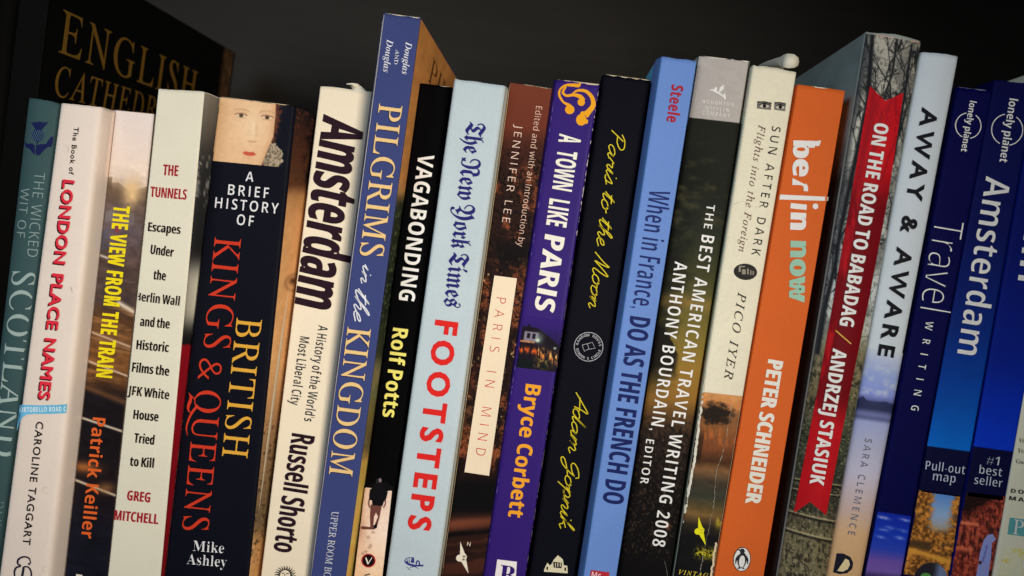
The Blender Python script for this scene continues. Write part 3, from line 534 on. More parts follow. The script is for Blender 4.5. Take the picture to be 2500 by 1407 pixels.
  'd': (551, ["208 -15 175 -12 144 -1 116 16 90 38 69 66 52 99 39 136 29 219 40 313 54 354 72 389 94 419 121 443 151 460 183 470 217 474 261 468 299 449 332 417 330 616 316 641 303 648 262 654 262 678 475 678 476 90 484 61 492 52 526 41 526 16 469 13 332 -15 332 58 300 17 258 -7", "255 42 270 44 301 62 325 93 332 113 332 360 319 390 307 402 292 411 259 418 231 413 209 398 194 372 183 335 175 228 177 171 193 87 208 62 229 47"]),
  'e': (448, ["229 -15 192 -12 157 -1 126 16 98 39 74 68 55 102 41 142 32 186 29 234 32 279 41 320 56 358 76 391 101 420 130 443 162 460 197 471 234 474 287 468 333 449 371 417 399 374 415 321 421 247 174 247 189 145 230 83 297 63 335 70 370 92 402 128 424 108 370 40 305 -1", "173 286 300 286 299 358 288 413 277 429 261 439 240 442 203 427 180 380"]),
  'h': (567, ["27 0 27 24 44 26 67 38 77 64 78 83 77 613 74 628 59 647 28 655 28 678 220 678 220 397 261 440 308 465 362 474 434 456 478 403 492 315 493 64 496 49 511 31 541 24 541 0 301 0 301 24 331 31 345 50 350 83 349 348 341 384 333 395 320 402 302 404 272 398 245 380 220 350 221 64 224 49 238 31 268 24 268 0"]),
  'i': (295, ["150 539 130 541 97 561 77 594 75 614 77 634 97 668 130 688 150 690 170 688 204 668 223 634 225 614 223 594 203 561 170 541", "27 0 27 24 45 26 68 38 77 63 78 83 77 397 70 424 61 431 30 437 31 462 221 462 222 64 230 39 238 32 268 24 268 0"]),
  'k': (534, ["26 0 26 24 58 31 68 39 77 64 78 83 77 613 70 640 62 647 30 654 31 678 220 678 220 251 338 369 360 400 363 414 357 427 340 434 306 437 306 462 514 462 514 437 477 430 442 413 409 387 331 311 515 51 528 36 543 27 560 24 560 0 314 0 314 24 341 27 352 34 355 55 242 219 220 200 221 64 224 50 238 32 268 24 268 0"]),
  'l': (297, ["27 0 27 24 45 26 68 38 77 63 78 83 77 612 70 639 62 647 30 654 30 678 221 678 222 64 230 39 238 32 268 24 268 0"]),
  'o': (501, ["251 -15 209 -11 170 -1 135 17 103 41 77 70 40 143 31 185 28 229 31 275 40 317 56 356 77 390 103 419 135 443 170 460 208 470 250 474 292 471 330 460 365 443 396 420 422 391 444 357 469 276 472 229 469 183 444 102 422 68 396 39 366 16 331 -1 293 -12", "251 17 276 22 296 35 311 58 321 95 327 188 325 307 319 365 309 403 295 426 275 440 251 445 225 440 205 426 191 403 182 365 176 307 174 230 178 122 191 58 206 35 226 22"]),
  'r': (428, ["27 0 27 24 45 26 68 38 77 63 78 83 77 397 69 425 61 431 30 437 31 462 217 462 217 375 256 429 302 463 347 474 373 472 410 453 422 437 431 396 423 362 401 339 369 331 340 337 322 352 301 380 281 387 254 375 230 339 222 286 224 63 228 48 249 31 294 24 294 0"]),
  's': (429, ["225 -15 165 -4 116 13 95 10 76 -13 53 -13 53 157 79 157 107 85 129 58 154 38 181 26 209 22 251 30 277 53 286 87 280 113 262 136 127 211 81 252 58 300 55 328 60 368 73 403 97 433 128 456 165 470 221 475 317 454 336 463 343 475 363 475 363 330 340 330 312 391 293 413 247 438 222 441 186 434 173 426 158 401 158 371 172 346 199 325 316 265 341 246 360 226 373 202 380 174 383 141 378 96 364 58 340 27 307 4 269 -10"]),
  't': (340, ["184 -14 148 -11 119 -1 98 16 84 39 75 69 72 106 72 415 30 415 30 446 131 550 192 631 215 631 215 462 309 462 309 415 215 415 218 88 229 67 250 60 272 66 291 83 307 111 331 98 294 36 245 -2"]),
  'u': (558, ["195 -15 153 -11 121 3 97 26 81 57 71 96 68 144 67 390 59 421 50 430 17 438 17 462 211 462 213 94 217 80 235 60 263 53 292 58 318 73 340 98 339 392 329 422 303 436 282 438 282 462 482 462 483 84 493 58 517 46 536 44 536 19 412 4 340 -15 340 60 322 38 277 5 224 -13"]),
  'v': (456, ["212 -15 49 389 24 428 -4 437 -4 462 244 462 244 438 210 435 196 426 192 407 275 182 359 405 353 423 334 434 303 438 303 462 454 462 454 439 424 426 396 383 238 -15"]),
  'y': (447, ["78 -209 33 -199 1 -169 -10 -125 -8 -108 7 -79 35 -61 53 -59 83 -65 104 -84 109 -97 112 -139 128 -147 140 -143 170 -110 186 -82 209 -7 48 387 23 428 7 436 -7 437 -7 462 241 462 241 437 202 431 192 419 191 405 276 177 347 369 354 402 353 418 342 431 302 437 302 462 446 462 446 437 422 429 395 384 225 -79 193 -143 160 -182 142 -195 123 -203"]),
 },
 'I': {
  'A': (690, ["-126 0 -122 19 -79 26 -38 47 0 83 530 707 550 707 525 86 533 48 561 27 612 19 609 0 329 0 333 19 370 21 391 28 406 39 416 56 425 116 429 235 188 234 172 223 97 134 69 98 47 53 54 32 64 26 117 19 112 0", "213 272 431 272 443 546"]),
  'B': (653, ["-50 0 -45 20 -12 22 29 40 53 79 187 573 196 625 188 652 164 666 121 672 126 692 381 692 509 675 585 626 611 543 592 470 536 414 442 374 508 339 547 286 560 216 556 174 543 136 522 102 493 72 458 47 416 27 367 12 314 3", "287 385 354 390 408 404 451 428 482 461 500 501 506 549 492 610 450 646 360 658 333 655 312 641 288 574 243 401 253 388", "228 31 294 37 348 54 392 83 423 122 442 170 448 226 444 266 430 298 409 323 378 339 338 350 255 352 243 351 227 341 163 108 156 66 158 53 173 38"]),
  'C': (701, ["325 -15 270 -11 219 0 174 19 134 45 100 77 73 117 54 161 42 211 38 266 41 315 52 363 91 457 119 501 188 581 270 645 338 679 407 700 478 707 519 704 641 675 665 686 675 700 695 700 654 495 633 495 629 570 617 606 596 636 568 657 532 670 488 674 447 670 406 659 367 641 328 616 292 586 260 551 205 466 168 367 159 314 156 260 162 193 180 136 209 90 248 55 296 35 352 28 438 42 519 84 594 153 613 136 571 89 527 51 482 22 433 1 381 -11"]),
  'D': (755, ["-53 0 -47 20 -14 22 27 38 52 77 187 573 196 624 188 651 164 666 120 672 126 692 391 692 455 688 512 677 563 658 607 631 644 598 674 559 696 513 709 462 713 405 709 352 698 301 680 251 655 204 623 161 586 122 542 87 493 57 439 33 379 14 316 4 248 0", "253 33 307 37 357 47 402 66 442 90 478 119 510 154 558 235 575 281 595 378 597 428 591 497 572 555 542 600 499 633 444 652 378 659 342 657 312 641 300 616 157 87 159 59 166 49 197 37"]),
  'E': (676, ["-50 0 -45 20 -13 22 27 38 52 77 187 573 196 624 188 651 164 666 121 672 126 692 655 692 626 542 609 542 608 574 598 616 574 641 555 649 499 657 357 658 330 654 313 643 297 608 237 387 321 387 403 397 430 410 450 429 466 454 478 485 497 485 427 240 409 240 409 315 405 327 389 343 361 351 229 353 156 76 158 58 164 49 173 42 204 36 342 37 419 51 452 63 508 101 532 126 575 190 595 190 523 0"]),
  'F': (604, ["-46 0 -40 20 1 23 26 33 53 68 192 573 201 624 193 651 169 666 125 672 131 692 627 692 596 528 576 528 574 584 565 613 550 633 527 646 496 654 457 657 354 656 325 648 312 633 246 384 334 385 403 400 435 423 471 484 491 484 425 233 404 233 408 266 406 307 400 325 390 337 350 349 237 350 170 91 167 66 169 49 176 37 202 24 252 18 250 0"]),
  'G': (806, ["365 -15 302 -11 245 1 194 20 148 47 110 80 80 119 58 164 44 214 40 269 43 318 53 367 92 461 152 547 188 585 270 647 338 680 410 700 487 707 576 696 692 658 725 668 749 699 766 699 720 487 703 487 691 542 670 588 638 625 597 652 549 669 493 674 433 667 377 648 325 615 278 571 238 518 204 455 178 388 163 323 158 258 165 187 184 128 217 80 261 44 315 23 379 16 445 26 500 55 517 74 527 95 570 276 568 291 550 309 479 319 484 338 771 338 766 319 710 310 680 280 663 231 620 52 539 15 454 -8"]),
  'H': (775, ["-50 0 -45 20 -5 23 21 33 41 53 56 86 187 573 196 624 188 651 164 666 121 672 126 692 402 692 397 672 366 670 326 654 312 638 300 613 243 410 247 393 266 386 542 386 556 390 567 408 616 593 620 624 618 639 602 660 588 666 544 672 550 692 826 692 820 672 786 670 764 664 748 654 723 614 586 108 579 67 587 40 611 26 655 20 650 0 374 0 379 20 420 23 446 33 473 68 544 324 540 342 521 348 232 345 221 327 155 73 157 52 173 32 187 26 231 20 226 0"]),
  'I': (365, ["-46 0 -40 20 1 23 26 33 53 68 192 573 201 624 193 651 169 666 125 672 131 692 410 692 405 672 371 670 349 664 333 654 308 614 173 119 164 67 172 40 196 26 239 20 234 0"]),
  'K': (676, ["-50 0 -45 20 -5 23 21 33 41 53 56 86 187 573 196 624 188 651 164 666 121 672 126 692 400 692 394 672 342 665 326 657 313 643 292 589 239 393 238 376 244 372 256 377 533 603 552 627 558 646 552 660 534 669 499 672 504 692 746 692 739 673 706 669 642 635 332 393 548 77 567 56 606 28 652 19 647 0 351 0 357 19 400 23 421 34 428 55 425 72 408 105 250 339 237 347 231 346 223 334 156 69 158 52 165 39 176 31 191 25 241 20 236 0"]),
  'L': (668, ["-36 0 -31 20 2 22 42 38 67 77 207 594 211 624 203 651 179 666 135 672 140 692 415 692 408 673 381 671 342 655 328 639 316 615 178 106 172 80 174 61 188 43 220 36 365 36 443 49 474 60 527 97 572 157 594 196 613 196 548 0"]),
  'M': (878, ["-54 0 -48 20 -10 23 17 33 37 53 45 68 190 573 199 624 191 651 167 666 123 672 129 692 316 692 388 161 739 692 929 692 923 672 889 670 867 664 851 654 826 614 689 108 682 67 690 40 714 26 758 20 753 0 479 0 484 17 521 22 547 34 558 44 575 75 715 584 326 0 312 0 234 585 114 153 101 93 99 71 107 41 131 25 175 19 170 0"]),
  'N': (745, ["503 -16 229 555 108 112 101 71 103 49 109 37 134 25 181 20 176 0 -50 0 -45 20 -16 22 25 38 52 77 195 592 197 608 189 638 164 663 147 670 121 672 126 692 271 692 526 161 640 580 647 621 645 643 639 655 613 667 566 672 571 692 798 692 792 672 741 665 717 651 692 607 522 -16"]),
  'O': (769, ["298 -15 246 -12 199 -1 157 16 120 40 89 69 65 105 46 145 36 191 32 241 43 331 57 376 99 462 156 541 189 577 264 637 346 681 432 704 475 707 527 703 574 693 615 675 651 651 681 621 705 585 722 544 733 499 734 413 728 376 705 300 669 226 622 158 596 126 537 71 506 48 441 13 372 -8", "299 15 333 18 366 27 399 43 459 89 487 119 537 189 559 229 593 313 606 358 621 448 619 548 606 594 585 630 556 656 520 672 477 677 441 674 370 646 336 622 272 558 243 518 217 474 179 389 158 315 146 241 150 148 163 101 186 64 216 37 254 20"]),
  'P': (600, ["-50 0 -45 20 -12 22 27 37 52 76 187 573 196 624 188 652 164 666 121 672 126 692 398 692 515 675 585 623 608 537 604 499 593 463 574 431 547 402 515 377 477 358 432 343 383 334 237 331 222 326 160 96 156 68 165 38 177 30 246 20 240 0", "287 361 350 366 402 382 443 409 472 445 489 489 495 542 491 580 481 610 463 633 438 649 404 659 345 661 321 652 312 641 296 603 237 381 238 371 245 364"]),
  'Q': (769, ["438 -193 370 -187 236 -153 161 -141 124 -146 84 -161 42 -187 30 -170 214 -5 160 15 115 44 79 82 53 127 37 180 32 241 35 288 43 335 58 381 100 468 158 546 227 612 304 662 385 696 466 707 517 704 564 693 606 676 642 653 673 623 698 589 716 549 726 504 730 455 724 384 704 313 672 244 627 178 573 118 509 64 438 22 362 -4 252 -16 188 -69 239 -67 281 -71 331 -80 442 -111 513 -123 563 -114 615 -85 668 -38 684 -52 644 -97 605 -133 567 -160 527 -178 484 -189", "297 16 349 23 399 44 448 80 492 128 532 188 568 260 596 337 612 414 618 489 614 545 601 591 579 628 549 654 512 670 468 675 431 672 395 661 361 644 295 591 238 517 213 473 191 426 165 350 149 275 144 201 149 146 162 101 185 64 215 37 252 21"]),
  'R': (671, ["-50 0 -45 20 -12 22 29 40 53 79 187 573 196 625 188 652 164 666 121 672 126 692 419 692 483 688 536 674 577 653 606 623 624 586 630 542 608 458 542 394 431 350 538 94 568 46 583 32 602 23 628 20 622 0 467 0 329 340 227 344 170 132 158 68 166 38 176 30 208 20 241 19 235 0", "301 372 365 377 418 392 461 418 491 451 510 493 516 541 500 607 453 646 358 659 334 655 311 636 299 611 235 376"]),
  'S': (549, ["228 -14 184 -11 137 -1 69 20 45 16 31 6 22 -12 4 -12 38 217 57 218 63 158 78 108 102 68 134 39 172 22 217 16 242 18 286 35 304 48 334 85 349 130 350 173 331 225 286 286 196 381 153 442 133 498 134 559 142 590 156 619 198 666 226 684 258 697 330 707 376 705 466 680 482 683 504 704 523 704 491 501 475 501 471 554 459 597 440 631 414 655 383 670 345 675 312 672 284 661 261 644 244 621 233 593 230 560 239 519 280 455 392 334 423 290 442 242 448 188 445 151 435 116 420 85 398 56 372 32 307 -2 269 -11"]),
  'T': (625, ["74 0 78 20 128 24 158 36 170 47 189 80 207 133 343 633 340 648 316 656 250 655 187 643 142 619 126 601 111 580 88 524 66 526 110 692 686 692 654 521 635 521 633 587 625 613 611 633 589 646 557 653 474 656 460 653 450 645 309 138 295 64 304 37 316 29 355 21 394 20 388 0"]),
  'U': (731, ["298 -15 235 -9 181 7 137 35 103 72 84 116 77 168 85 229 177 577 186 625 178 653 167 662 101 673 106 692 398 692 394 673 355 670 331 662 313 649 286 602 201 287 180 193 177 163 181 125 194 94 215 68 244 49 279 38 321 34 358 36 392 44 423 56 450 73 474 93 494 118 531 203 620 528 635 613 633 634 618 660 603 667 555 673 559 692 792 692 789 673 741 668 715 652 692 617 671 553 571 184 527 92 500 58 469 30 434 10 394 -4"]),
  'V': (650, ["119 -15 142 616 128 654 113 664 92 670 56 672 60 692 337 692 332 674 296 672 274 665 260 654 250 636 244 610 222 142 600 594 616 622 622 640 620 652 605 666 552 672 556 692 769 692 762 672 723 661 661 602 141 -15"]),
  'Y': (613, ["71 0 78 18 142 27 175 51 194 98 248 299 133 602 121 623 95 652 62 667 20 672 25 692 325 692 318 672 272 667 246 655 240 644 238 623 245 593 334 350 516 557 545 595 560 624 560 647 553 656 526 667 480 672 485 692 723 692 717 670 679 659 612 601 350 305 287 60 289 44 309 26 384 18 378 0"]),
  'e': (428, ["132 -10 92 -5 59 8 31 31 10 62 -2 101 -4 179 3 212 28 280 69 344 93 373 150 422 197 449 244 466 291 471 342 462 360 452 373 437 384 396 376 355 351 317 310 282 253 252 180 228 91 212 84 146 94 86 125 50 177 38 225 47 276 75 329 121 344 106 279 40 245 18 210 2 172 -7", "95 235 157 248 209 268 250 296 280 329 298 365 304 404 300 426 288 440 268 444 247 441 226 432 182 397 142 343 108 274"]),
  'g': (426, ["94 -228 45 -224 3 -213 -31 -195 -57 -171 -72 -143 -77 -111 -63 -57 -19 -8 53 36 29 50 14 66 9 85 19 110 87 180 47 210 23 246 15 290 18 322 27 352 43 381 89 430 152 463 188 471 251 472 354 442 431 440 431 396 362 396 369 352 366 319 357 287 320 233 267 193 200 172 122 172 94 143 90 129 99 113 124 97 215 65 289 28 313 5 327 -24 332 -59 329 -91 319 -121 303 -148 253 -191 182 -219", "166 192 206 203 225 217 255 257 277 311 284 371 282 394 266 430 237 448 199 447 162 425 129 384 107 331 99 271 106 227 129 201", "112 -197 195 -185 245 -149 262 -89 260 -74 243 -47 214 -24 159 2 78 27 27 -10 -4 -51 -14 -95 0 -152 42 -186"]),
  'h': (599, ["453 -10 427 -7 405 2 387 17 373 37 365 61 362 90 370 171 419 411 414 455 399 474 373 481 335 473 297 447 258 405 224 354 199 304 184 256 130 0 37 0 176 671 168 697 145 713 98 718 107 760 291 760 212 410 223 410 280 485 342 530 408 545 467 533 503 496 515 434 513 408 463 168 458 117 462 74 474 58 493 53 534 63 557 76 575 47 533 15 492 -4"]),
  'i': (264, ["182 586 157 593 147 601 138 612 131 637 138 662 147 673 157 682 182 689 208 682 219 674 227 663 234 637 232 623 219 601 208 592", "49 -12 22 -6 5 12 0 43 2 66 89 393 87 405 74 421 26 428 30 445 190 470 195 453 94 117 86 77 88 61 95 51 107 48 130 57 159 82 193 125 208 110 153 42 100 2"]),
  'l': (257, ["47 -11 21 -5 3 13 -3 39 0 64 151 644 150 658 138 675 87 683 89 701 250 724 255 716 250 693 93 125 83 74 85 61 101 51 122 59 182 122 198 107 170 70 115 18 67 -8"]),
  'n': (542, ["331 -13 305 -7 295 1 287 12 281 41 285 73 357 347 361 378 358 395 349 406 335 409 307 401 255 364 201 305 166 259 113 156 63 0 -18 0 91 375 91 402 86 411 68 421 26 424 29 442 119 455 185 470 198 468 138 264 235 379 280 419 322 447 359 463 392 469 424 463 444 445 450 414 447 375 365 73 367 60 374 53 386 50 408 59 434 88 464 135 480 123 431 47 382 2"]),
  'o': (522, ["157 -12 111 -7 71 8 39 33 14 66 -1 105 -6 152 -3 190 21 266 40 302 92 369 155 422 191 443 227 459 263 468 300 471 348 466 388 451 422 427 447 393 462 354 467 307 465 274 446 206 410 140 387 109 333 56 303 34 255 8 207 -7", "168 17 195 20 221 31 271 70 315 127 349 195 371 268 379 337 370 397 341 433 294 445 261 440 229 424 197 399 167 364 140 322 116 273 87 172 83 124 86 92 93 66 122 29 143 20"]),
  'r': (333, ["-19 0 68 311 83 386 82 399 70 415 19 423 22 442 183 470 185 458 133 267 205 380 263 448 309 471 332 465 348 447 353 421 346 389 337 376 313 360 287 359 261 377 253 399 175 297 111 164 61 0"]),
  's': (370, ["116 -12 68 -7 9 9 -2 7 -13 -6 -33 -6 -11 158 6 157 20 79 36 52 55 31 79 19 106 15 147 26 164 39 177 57 184 78 187 102 173 151 84 275 63 323 59 354 63 386 75 414 94 438 119 456 149 467 208 470 288 450 308 458 311 468 328 468 308 319 291 319 274 389 242 431 194 445 178 443 152 428 137 403 139 365 151 339 213 257 250 197 263 165 267 132 258 82 233 39 215 22 170 -3"]),
  't': (278, ["49 -12 22 -6 6 11 2 57 98 421 29 421 33 442 93 465 149 513 202 584 225 584 187 453 272 453 264 421 179 421 98 116 89 67 91 55 97 48 107 46 126 54 185 118 200 101 148 38 98 1"]),
 },
 'J': {
  'D': (720, ["-50 0 -50 23 -14 26 13 37 24 47 42 78 171 549 179 597 172 625 150 640 109 647 109 671 376 671 551 640 656 547 691 392 687 339 677 287 659 237 633 190 602 146 535 82 444 30 410 19 331 5 231 0", "252 31 295 35 335 46 372 65 406 90 437 120 465 156 508 241 536 339 545 444 528 553 476 619 390 641 370 640 344 628 329 604 198 116 191 77 197 48 205 41 216 35"]),
  'a': (500, ["79 -13 49 -9 23 2 2 21 -15 45 -25 75 -28 109 -26 145 -8 219 26 292 71 359 125 411 167 439 208 455 246 461 281 454 306 432 319 395 335 451 442 451 340 83 342 70 355 60 374 68 397 91 424 130 446 116 395 44 344 1 293 -13 259 -6 238 15 231 51 241 112 191 42 166 18 139 1 110 -10", "138 61 169 71 199 99 227 141 263 219 287 301 294 349 291 396 278 413 256 418 241 415 210 393 178 352 135 268 104 172 97 120 102 87 115 68"]),
  'g': (444, ["115 -207 58 -204 11 -193 -27 -177 -54 -154 -71 -129 -76 -99 -73 -76 -62 -55 -46 -38 10 -6 49 8 20 30 2 52 -4 76 -2 93 18 124 85 170 44 202 21 237 13 281 16 312 26 342 63 396 88 418 151 450 186 458 222 461 273 456 320 439 363 412 450 412 445 370 389 370 393 347 390 302 380 272 364 244 342 218 316 197 285 179 215 158 124 158 101 136 98 125 103 113 116 103 225 67 271 48 308 25 335 -7 344 -29 347 -54 344 -83 334 -109 317 -134 295 -155 235 -188 159 -205", "173 186 190 189 223 212 250 254 261 280 269 308 275 367 270 401 256 421 232 428 197 416 166 380 143 330 130 273 128 244 133 212 148 192", "126 -174 159 -172 210 -152 238 -118 241 -98 237 -78 225 -62 206 -48 90 -6 46 -32 20 -60 11 -92 15 -114 26 -134 44 -151 68 -164"]),
  'l': (258, ["59 -14 19 -6 5 5 -13 37 -15 70 129 617 124 633 110 642 78 645 77 670 272 700 108 86 110 69 124 61 143 69 167 93 195 132 215 117 163 43 139 18 114 0 87 -10"]),
  'o': (470, ["143 -14 100 -9 62 5 30 30 5 62 -10 101 -15 146 -5 220 9 257 26 293 72 359 128 412 160 433 193 449 261 461 309 456 349 442 381 419 405 387 419 348 424 302 422 266 402 194 385 157 340 91 283 36 216 -1 180 -11", "154 20 184 31 213 63 241 110 275 196 298 285 306 358 300 397 284 421 256 429 241 426 211 405 169 342 135 256 112 166 103 87 109 50 126 27"]),
  's': (376, ["135 -14 78 -5 29 11 10 9 -10 -10 -36 -6 -10 162 19 157 34 81 68 36 121 21 153 27 172 46 178 78 170 115 153 143 84 230 49 298 42 339 46 372 59 401 80 426 106 445 137 456 200 458 286 439 299 441 316 457 342 457 320 305 294 308 274 375 242 416 199 429 184 427 160 415 146 393 148 357 162 330 237 235 266 189 279 156 283 122 275 74 250 34 232 17 188 -6"]),
  'u': (532, ["69 -14 27 -6 1 19 -7 61 6 136 68 363 64 394 51 403 19 406 18 431 217 461 116 103 115 68 121 61 132 59 168 71 206 108 248 169 288 249 323 342 351 448 470 448 373 85 381 68 398 67 423 89 456 135 478 120 424 46 374 1 347 -10 320 -14 284 -5 260 20 252 60 270 153 236 101 170 27 137 4 104 -9"]),
 },
 'F': {
  'N': (875, ["58 -24 35 -4 46 49 42 68 13 114 33 141 51 133 93 127 127 134 156 153 181 134 165 77 174 46 199 26 215 22 233 20 275 27 311 48 339 84 360 138 373 213 377 310 372 409 357 491 331 556 296 602 254 631 204 640 169 636 138 623 112 601 92 573 80 541 76 506 85 461 112 416 130 396 176 362 232 340 218 300 157 322 108 351 72 386 46 426 30 470 25 517 28 556 38 592 54 626 75 656 101 682 131 704 165 720 202 730 278 730 314 722 382 689 436 635 487 691 550 725 625 736 683 730 730 712 768 683 795 643 812 592 817 517 841 517 841 484 799 476 766 463 743 448 727 426 717 399 714 364 714 147 718 135 763 98 781 104 829 140 854 110 719 -24 689 -24 676 9 609 54 584 81 579 104 579 334 583 380 603 424 632 451 680 482 680 514 677 556 668 591 652 619 631 639 604 651 555 654 521 644 491 628 458 594 482 523 496 442 501 352 499 302 493 253 468 163 429 87 379 28 350 6 318 -11 285 -21 232 -23 107 -7 91 -9"]),
  'T': (635, ["425 -23 368 -3 135 129 106 138 88 136 72 129 50 109 21 136 105 231 126 247 148 256 187 257 250 226 294 217 327 223 350 246 346 267 330 285 250 351 215 389 206 410 203 434 217 480 235 502 328 578 261 612 208 632 171 639 149 636 111 615 87 578 86 529 106 484 153 432 123 402 77 453 49 505 40 557 43 593 53 623 69 650 91 673 153 716 222 744 273 746 313 734 578 602 606 602 640 618 660 588 527 486 500 486 481 493 366 557 322 511 317 493 326 465 355 433 454 357 476 325 483 292 466 239 415 201 331 180 424 125 478 104 520 102 549 109 596 143 622 113 535 34 499 9 468 -9"]),
  'Y': (792, ["314 -207 245 -196 217 -183 196 -164 183 -140 179 -111 187 -80 209 -58 224 -52 259 -52 275 -58 286 -67 298 -88 298 -116 291 -131 297 -147 348 -155 381 -151 414 -139 445 -118 501 -58 547 24 580 121 591 173 598 225 599 309 592 369 574 435 541 513 487 609 436 571 445 535 452 453 448 404 435 356 413 310 384 266 348 229 306 198 407 114 429 108 442 110 486 129 507 99 404 37 311 -26 286 -7 302 16 295 31 252 78 214 111 190 124 119 104 105 143 175 168 231 199 271 236 298 279 315 331 320 391 318 435 300 514 284 548 245 600 221 617 195 628 167 631 135 627 107 615 83 596 65 571 55 543 51 511 54 484 62 459 77 435 95 412 144 377 203 356 235 353 225 312 162 324 109 346 65 379 33 419 13 466 7 519 10 555 19 590 55 655 81 683 146 724 184 734 225 738 264 734 300 724 336 707 367 682 395 650 417 611 594 755 623 728 612 708 614 689 657 614 692 539 732 419 743 331 731 233 695 129 669 78 638 27 562 -69 519 -112 450 -165 382 -196"]),
  'e': (415, ["231 -23 204 -10 208 3 157 24 118 48 91 76 72 107 62 142 58 182 59 342 65 369 90 395 259 509 281 509 381 360 383 345 176 186 178 171 183 157 202 133 214 123 256 106 303 109 329 121 361 146 381 124", "175 231 282 314 208 431 186 413 177 392"]),
  'h': (461, ["222 -200 198 -183 276 -59 294 -21 318 55 329 134 330 177 321 252 311 288 294 323 242 399 187 357 187 122 191 110 210 99 218 98 252 128 272 106 147 -23 117 -23 99 6 84 18 37 39 37 69 56 77 67 98 70 120 70 599 68 627 49 674 75 694 94 673 109 643 120 604 134 640 154 671 178 696 207 714 239 725 276 729 276 699 246 694 222 684 206 669 195 647 187 582 187 400 333 509 354 487 344 475 345 460 397 386 426 318 437 265 436 191 417 100 376 6 348 -43 312 -93"]),
  'i': (320, ["106 553 125 644 142 697 167 728 200 739 223 734 236 721 241 698 224 653 137 553", "193 -23 167 -7 173 3 121 37 106 67 104 372 94 379 73 377 41 356 21 378 105 454 154 509 180 493 168 471 175 457 206 433 231 420 251 416 251 386 236 380 227 366 224 343 224 125 228 106 237 96 245 95 287 127 309 107"]),
  'k': (466, ["117 -23 99 6 84 18 37 39 37 69 56 77 67 98 70 120 70 599 65 643 49 674 75 694 93 674 108 644 120 604 134 640 154 671 178 696 207 714 239 725 276 729 276 699 246 694 222 683 206 667 195 644 186 578 186 403 364 511 383 491 376 477 414 386 414 359 396 336 337 291 368 255 390 203 409 119 427 99 444 116 466 97 352 -23 327 -6 340 9 322 27 309 52 291 144 271 186 240 225 186 192 187 119 190 111 208 96 215 95 239 116 260 94 147 -23", "186 234 280 296 304 320 305 354 276 415 186 360"]),
  'm': (769, ["126 -23 109 6 95 18 49 39 49 69 67 77 78 94 82 120 80 359 73 383 62 396 43 376 21 396 123 509 147 490 143 477 166 464 189 437 197 412 199 377 321 486 336 509 366 509 372 493 420 451 429 433 432 379 570 509 600 509 612 492 644 466 661 456 692 447 692 417 677 408 668 393 665 374 665 121 669 104 678 96 695 99 728 127 750 107 634 -23 608 -7 614 3 577 23 564 35 553 48 547 65 548 345 544 369 533 389 514 404 432 330 432 120 436 94 447 77 465 69 465 39 420 18 406 6 389 -23 359 -23 353 -8 329 18 282 39 282 69 300 77 311 94 315 120 315 345 311 369 301 389 283 404 199 330 199 120 203 94 214 77 232 69 232 39 187 18 173 6 156 -23"]),
  'o': (459, ["213 -23 207 -15 169 6 44 48 44 78 63 97 67 125 67 334 62 400 331 509 346 481 332 474 336 465 426 309 434 282 433 228 412 175 328 69 243 -23", "276 72 285 76 296 90 317 140 325 199 321 238 308 278 229 428 184 410 184 112"]),
  'r': (372, ["195 -23 169 -7 180 9 167 22 59 63 59 93 72 102 82 145 80 359 73 383 62 396 43 376 21 396 123 509 147 490 142 479 177 453 194 424 199 377 249 454 271 509 300 509 314 477 333 451 357 433 357 395 330 367 309 319 279 319 273 348 262 372 245 391 199 320 200 149 201 140 210 129 263 102 282 104 316 132 338 112"]),
  's': (447, ["175 -23 152 5 38 75 38 105 80 134 105 161 113 188 108 210 94 235 48 290 29 326 44 357 113 438 174 494 196 507 203 509 258 475 293 460 322 455 341 457 372 476 390 508 390 548 371 582 356 593 340 601 322 603 291 594 265 567 252 535 207 568 232 604 268 629 312 638 350 632 384 613 410 585 424 549 425 508 416 472 395 435 314 335 373 291 394 264 417 209 417 153 392 100 343 55 241 5 205 -23", "196 261 284 361 246 366 208 382 157 415 143 415 130 404 121 388 124 368 182 288", "265 57 299 67 314 80 331 115 333 135 326 167 305 200 279 226 243 243 221 229 139 135 223 74"]),
  'w': (699, ["124 -23 107 6 93 18 47 39 47 69 65 76 76 91 80 114 80 328 74 356 36 420 47 443 79 483 132 539 157 523 144 496 145 474 190 414 197 389 332 509 362 509 369 484 412 453 422 438 431 390 566 509 596 509 602 467 641 398 666 336 675 266 672 233 663 202 647 171 598 105 481 -23 451 -23 432 -8 379 13 291 39 291 69 304 79 311 97 314 125 314 337 310 372 300 396 280 403 270 401 248 388 197 345 197 114 201 91 212 76 230 69 230 39 185 18 171 6 154 -23", "509 71 519 75 530 89 555 138 564 199 558 271 550 302 538 333 497 401 431 345 431 103 487 76"]),
 },
}
GLYPHS['g']['-'] = (323, ["283 267 40 267 40 174 283 174"])
GLYPHS['g'][','] = (219, ["59 -118 124 -84 163 -32 176 26 167 77 143 111 105 123 75 116 54 95 46 66 52 37 69 18 95 10 97 -29 85 -69 59 -99"])
GLYPHS['g']['#'] = (584, ["196 617 155 422 1 422 1 353 141 353 105 183 1 183 1 114 91 114 50 -81 122 -81 163 114 357 114 316 -81 388 -81 429 114 584 114 584 183 443 183 479 353 584 353 584 422 493 422 534 617 462 617 421 422 227 422 268 617", "213 353 407 353 371 183 177 183"])
GLYPHS['g']["'"] = (188, ["73 462 115 462 138 599 138 716 50 716 50 599"])

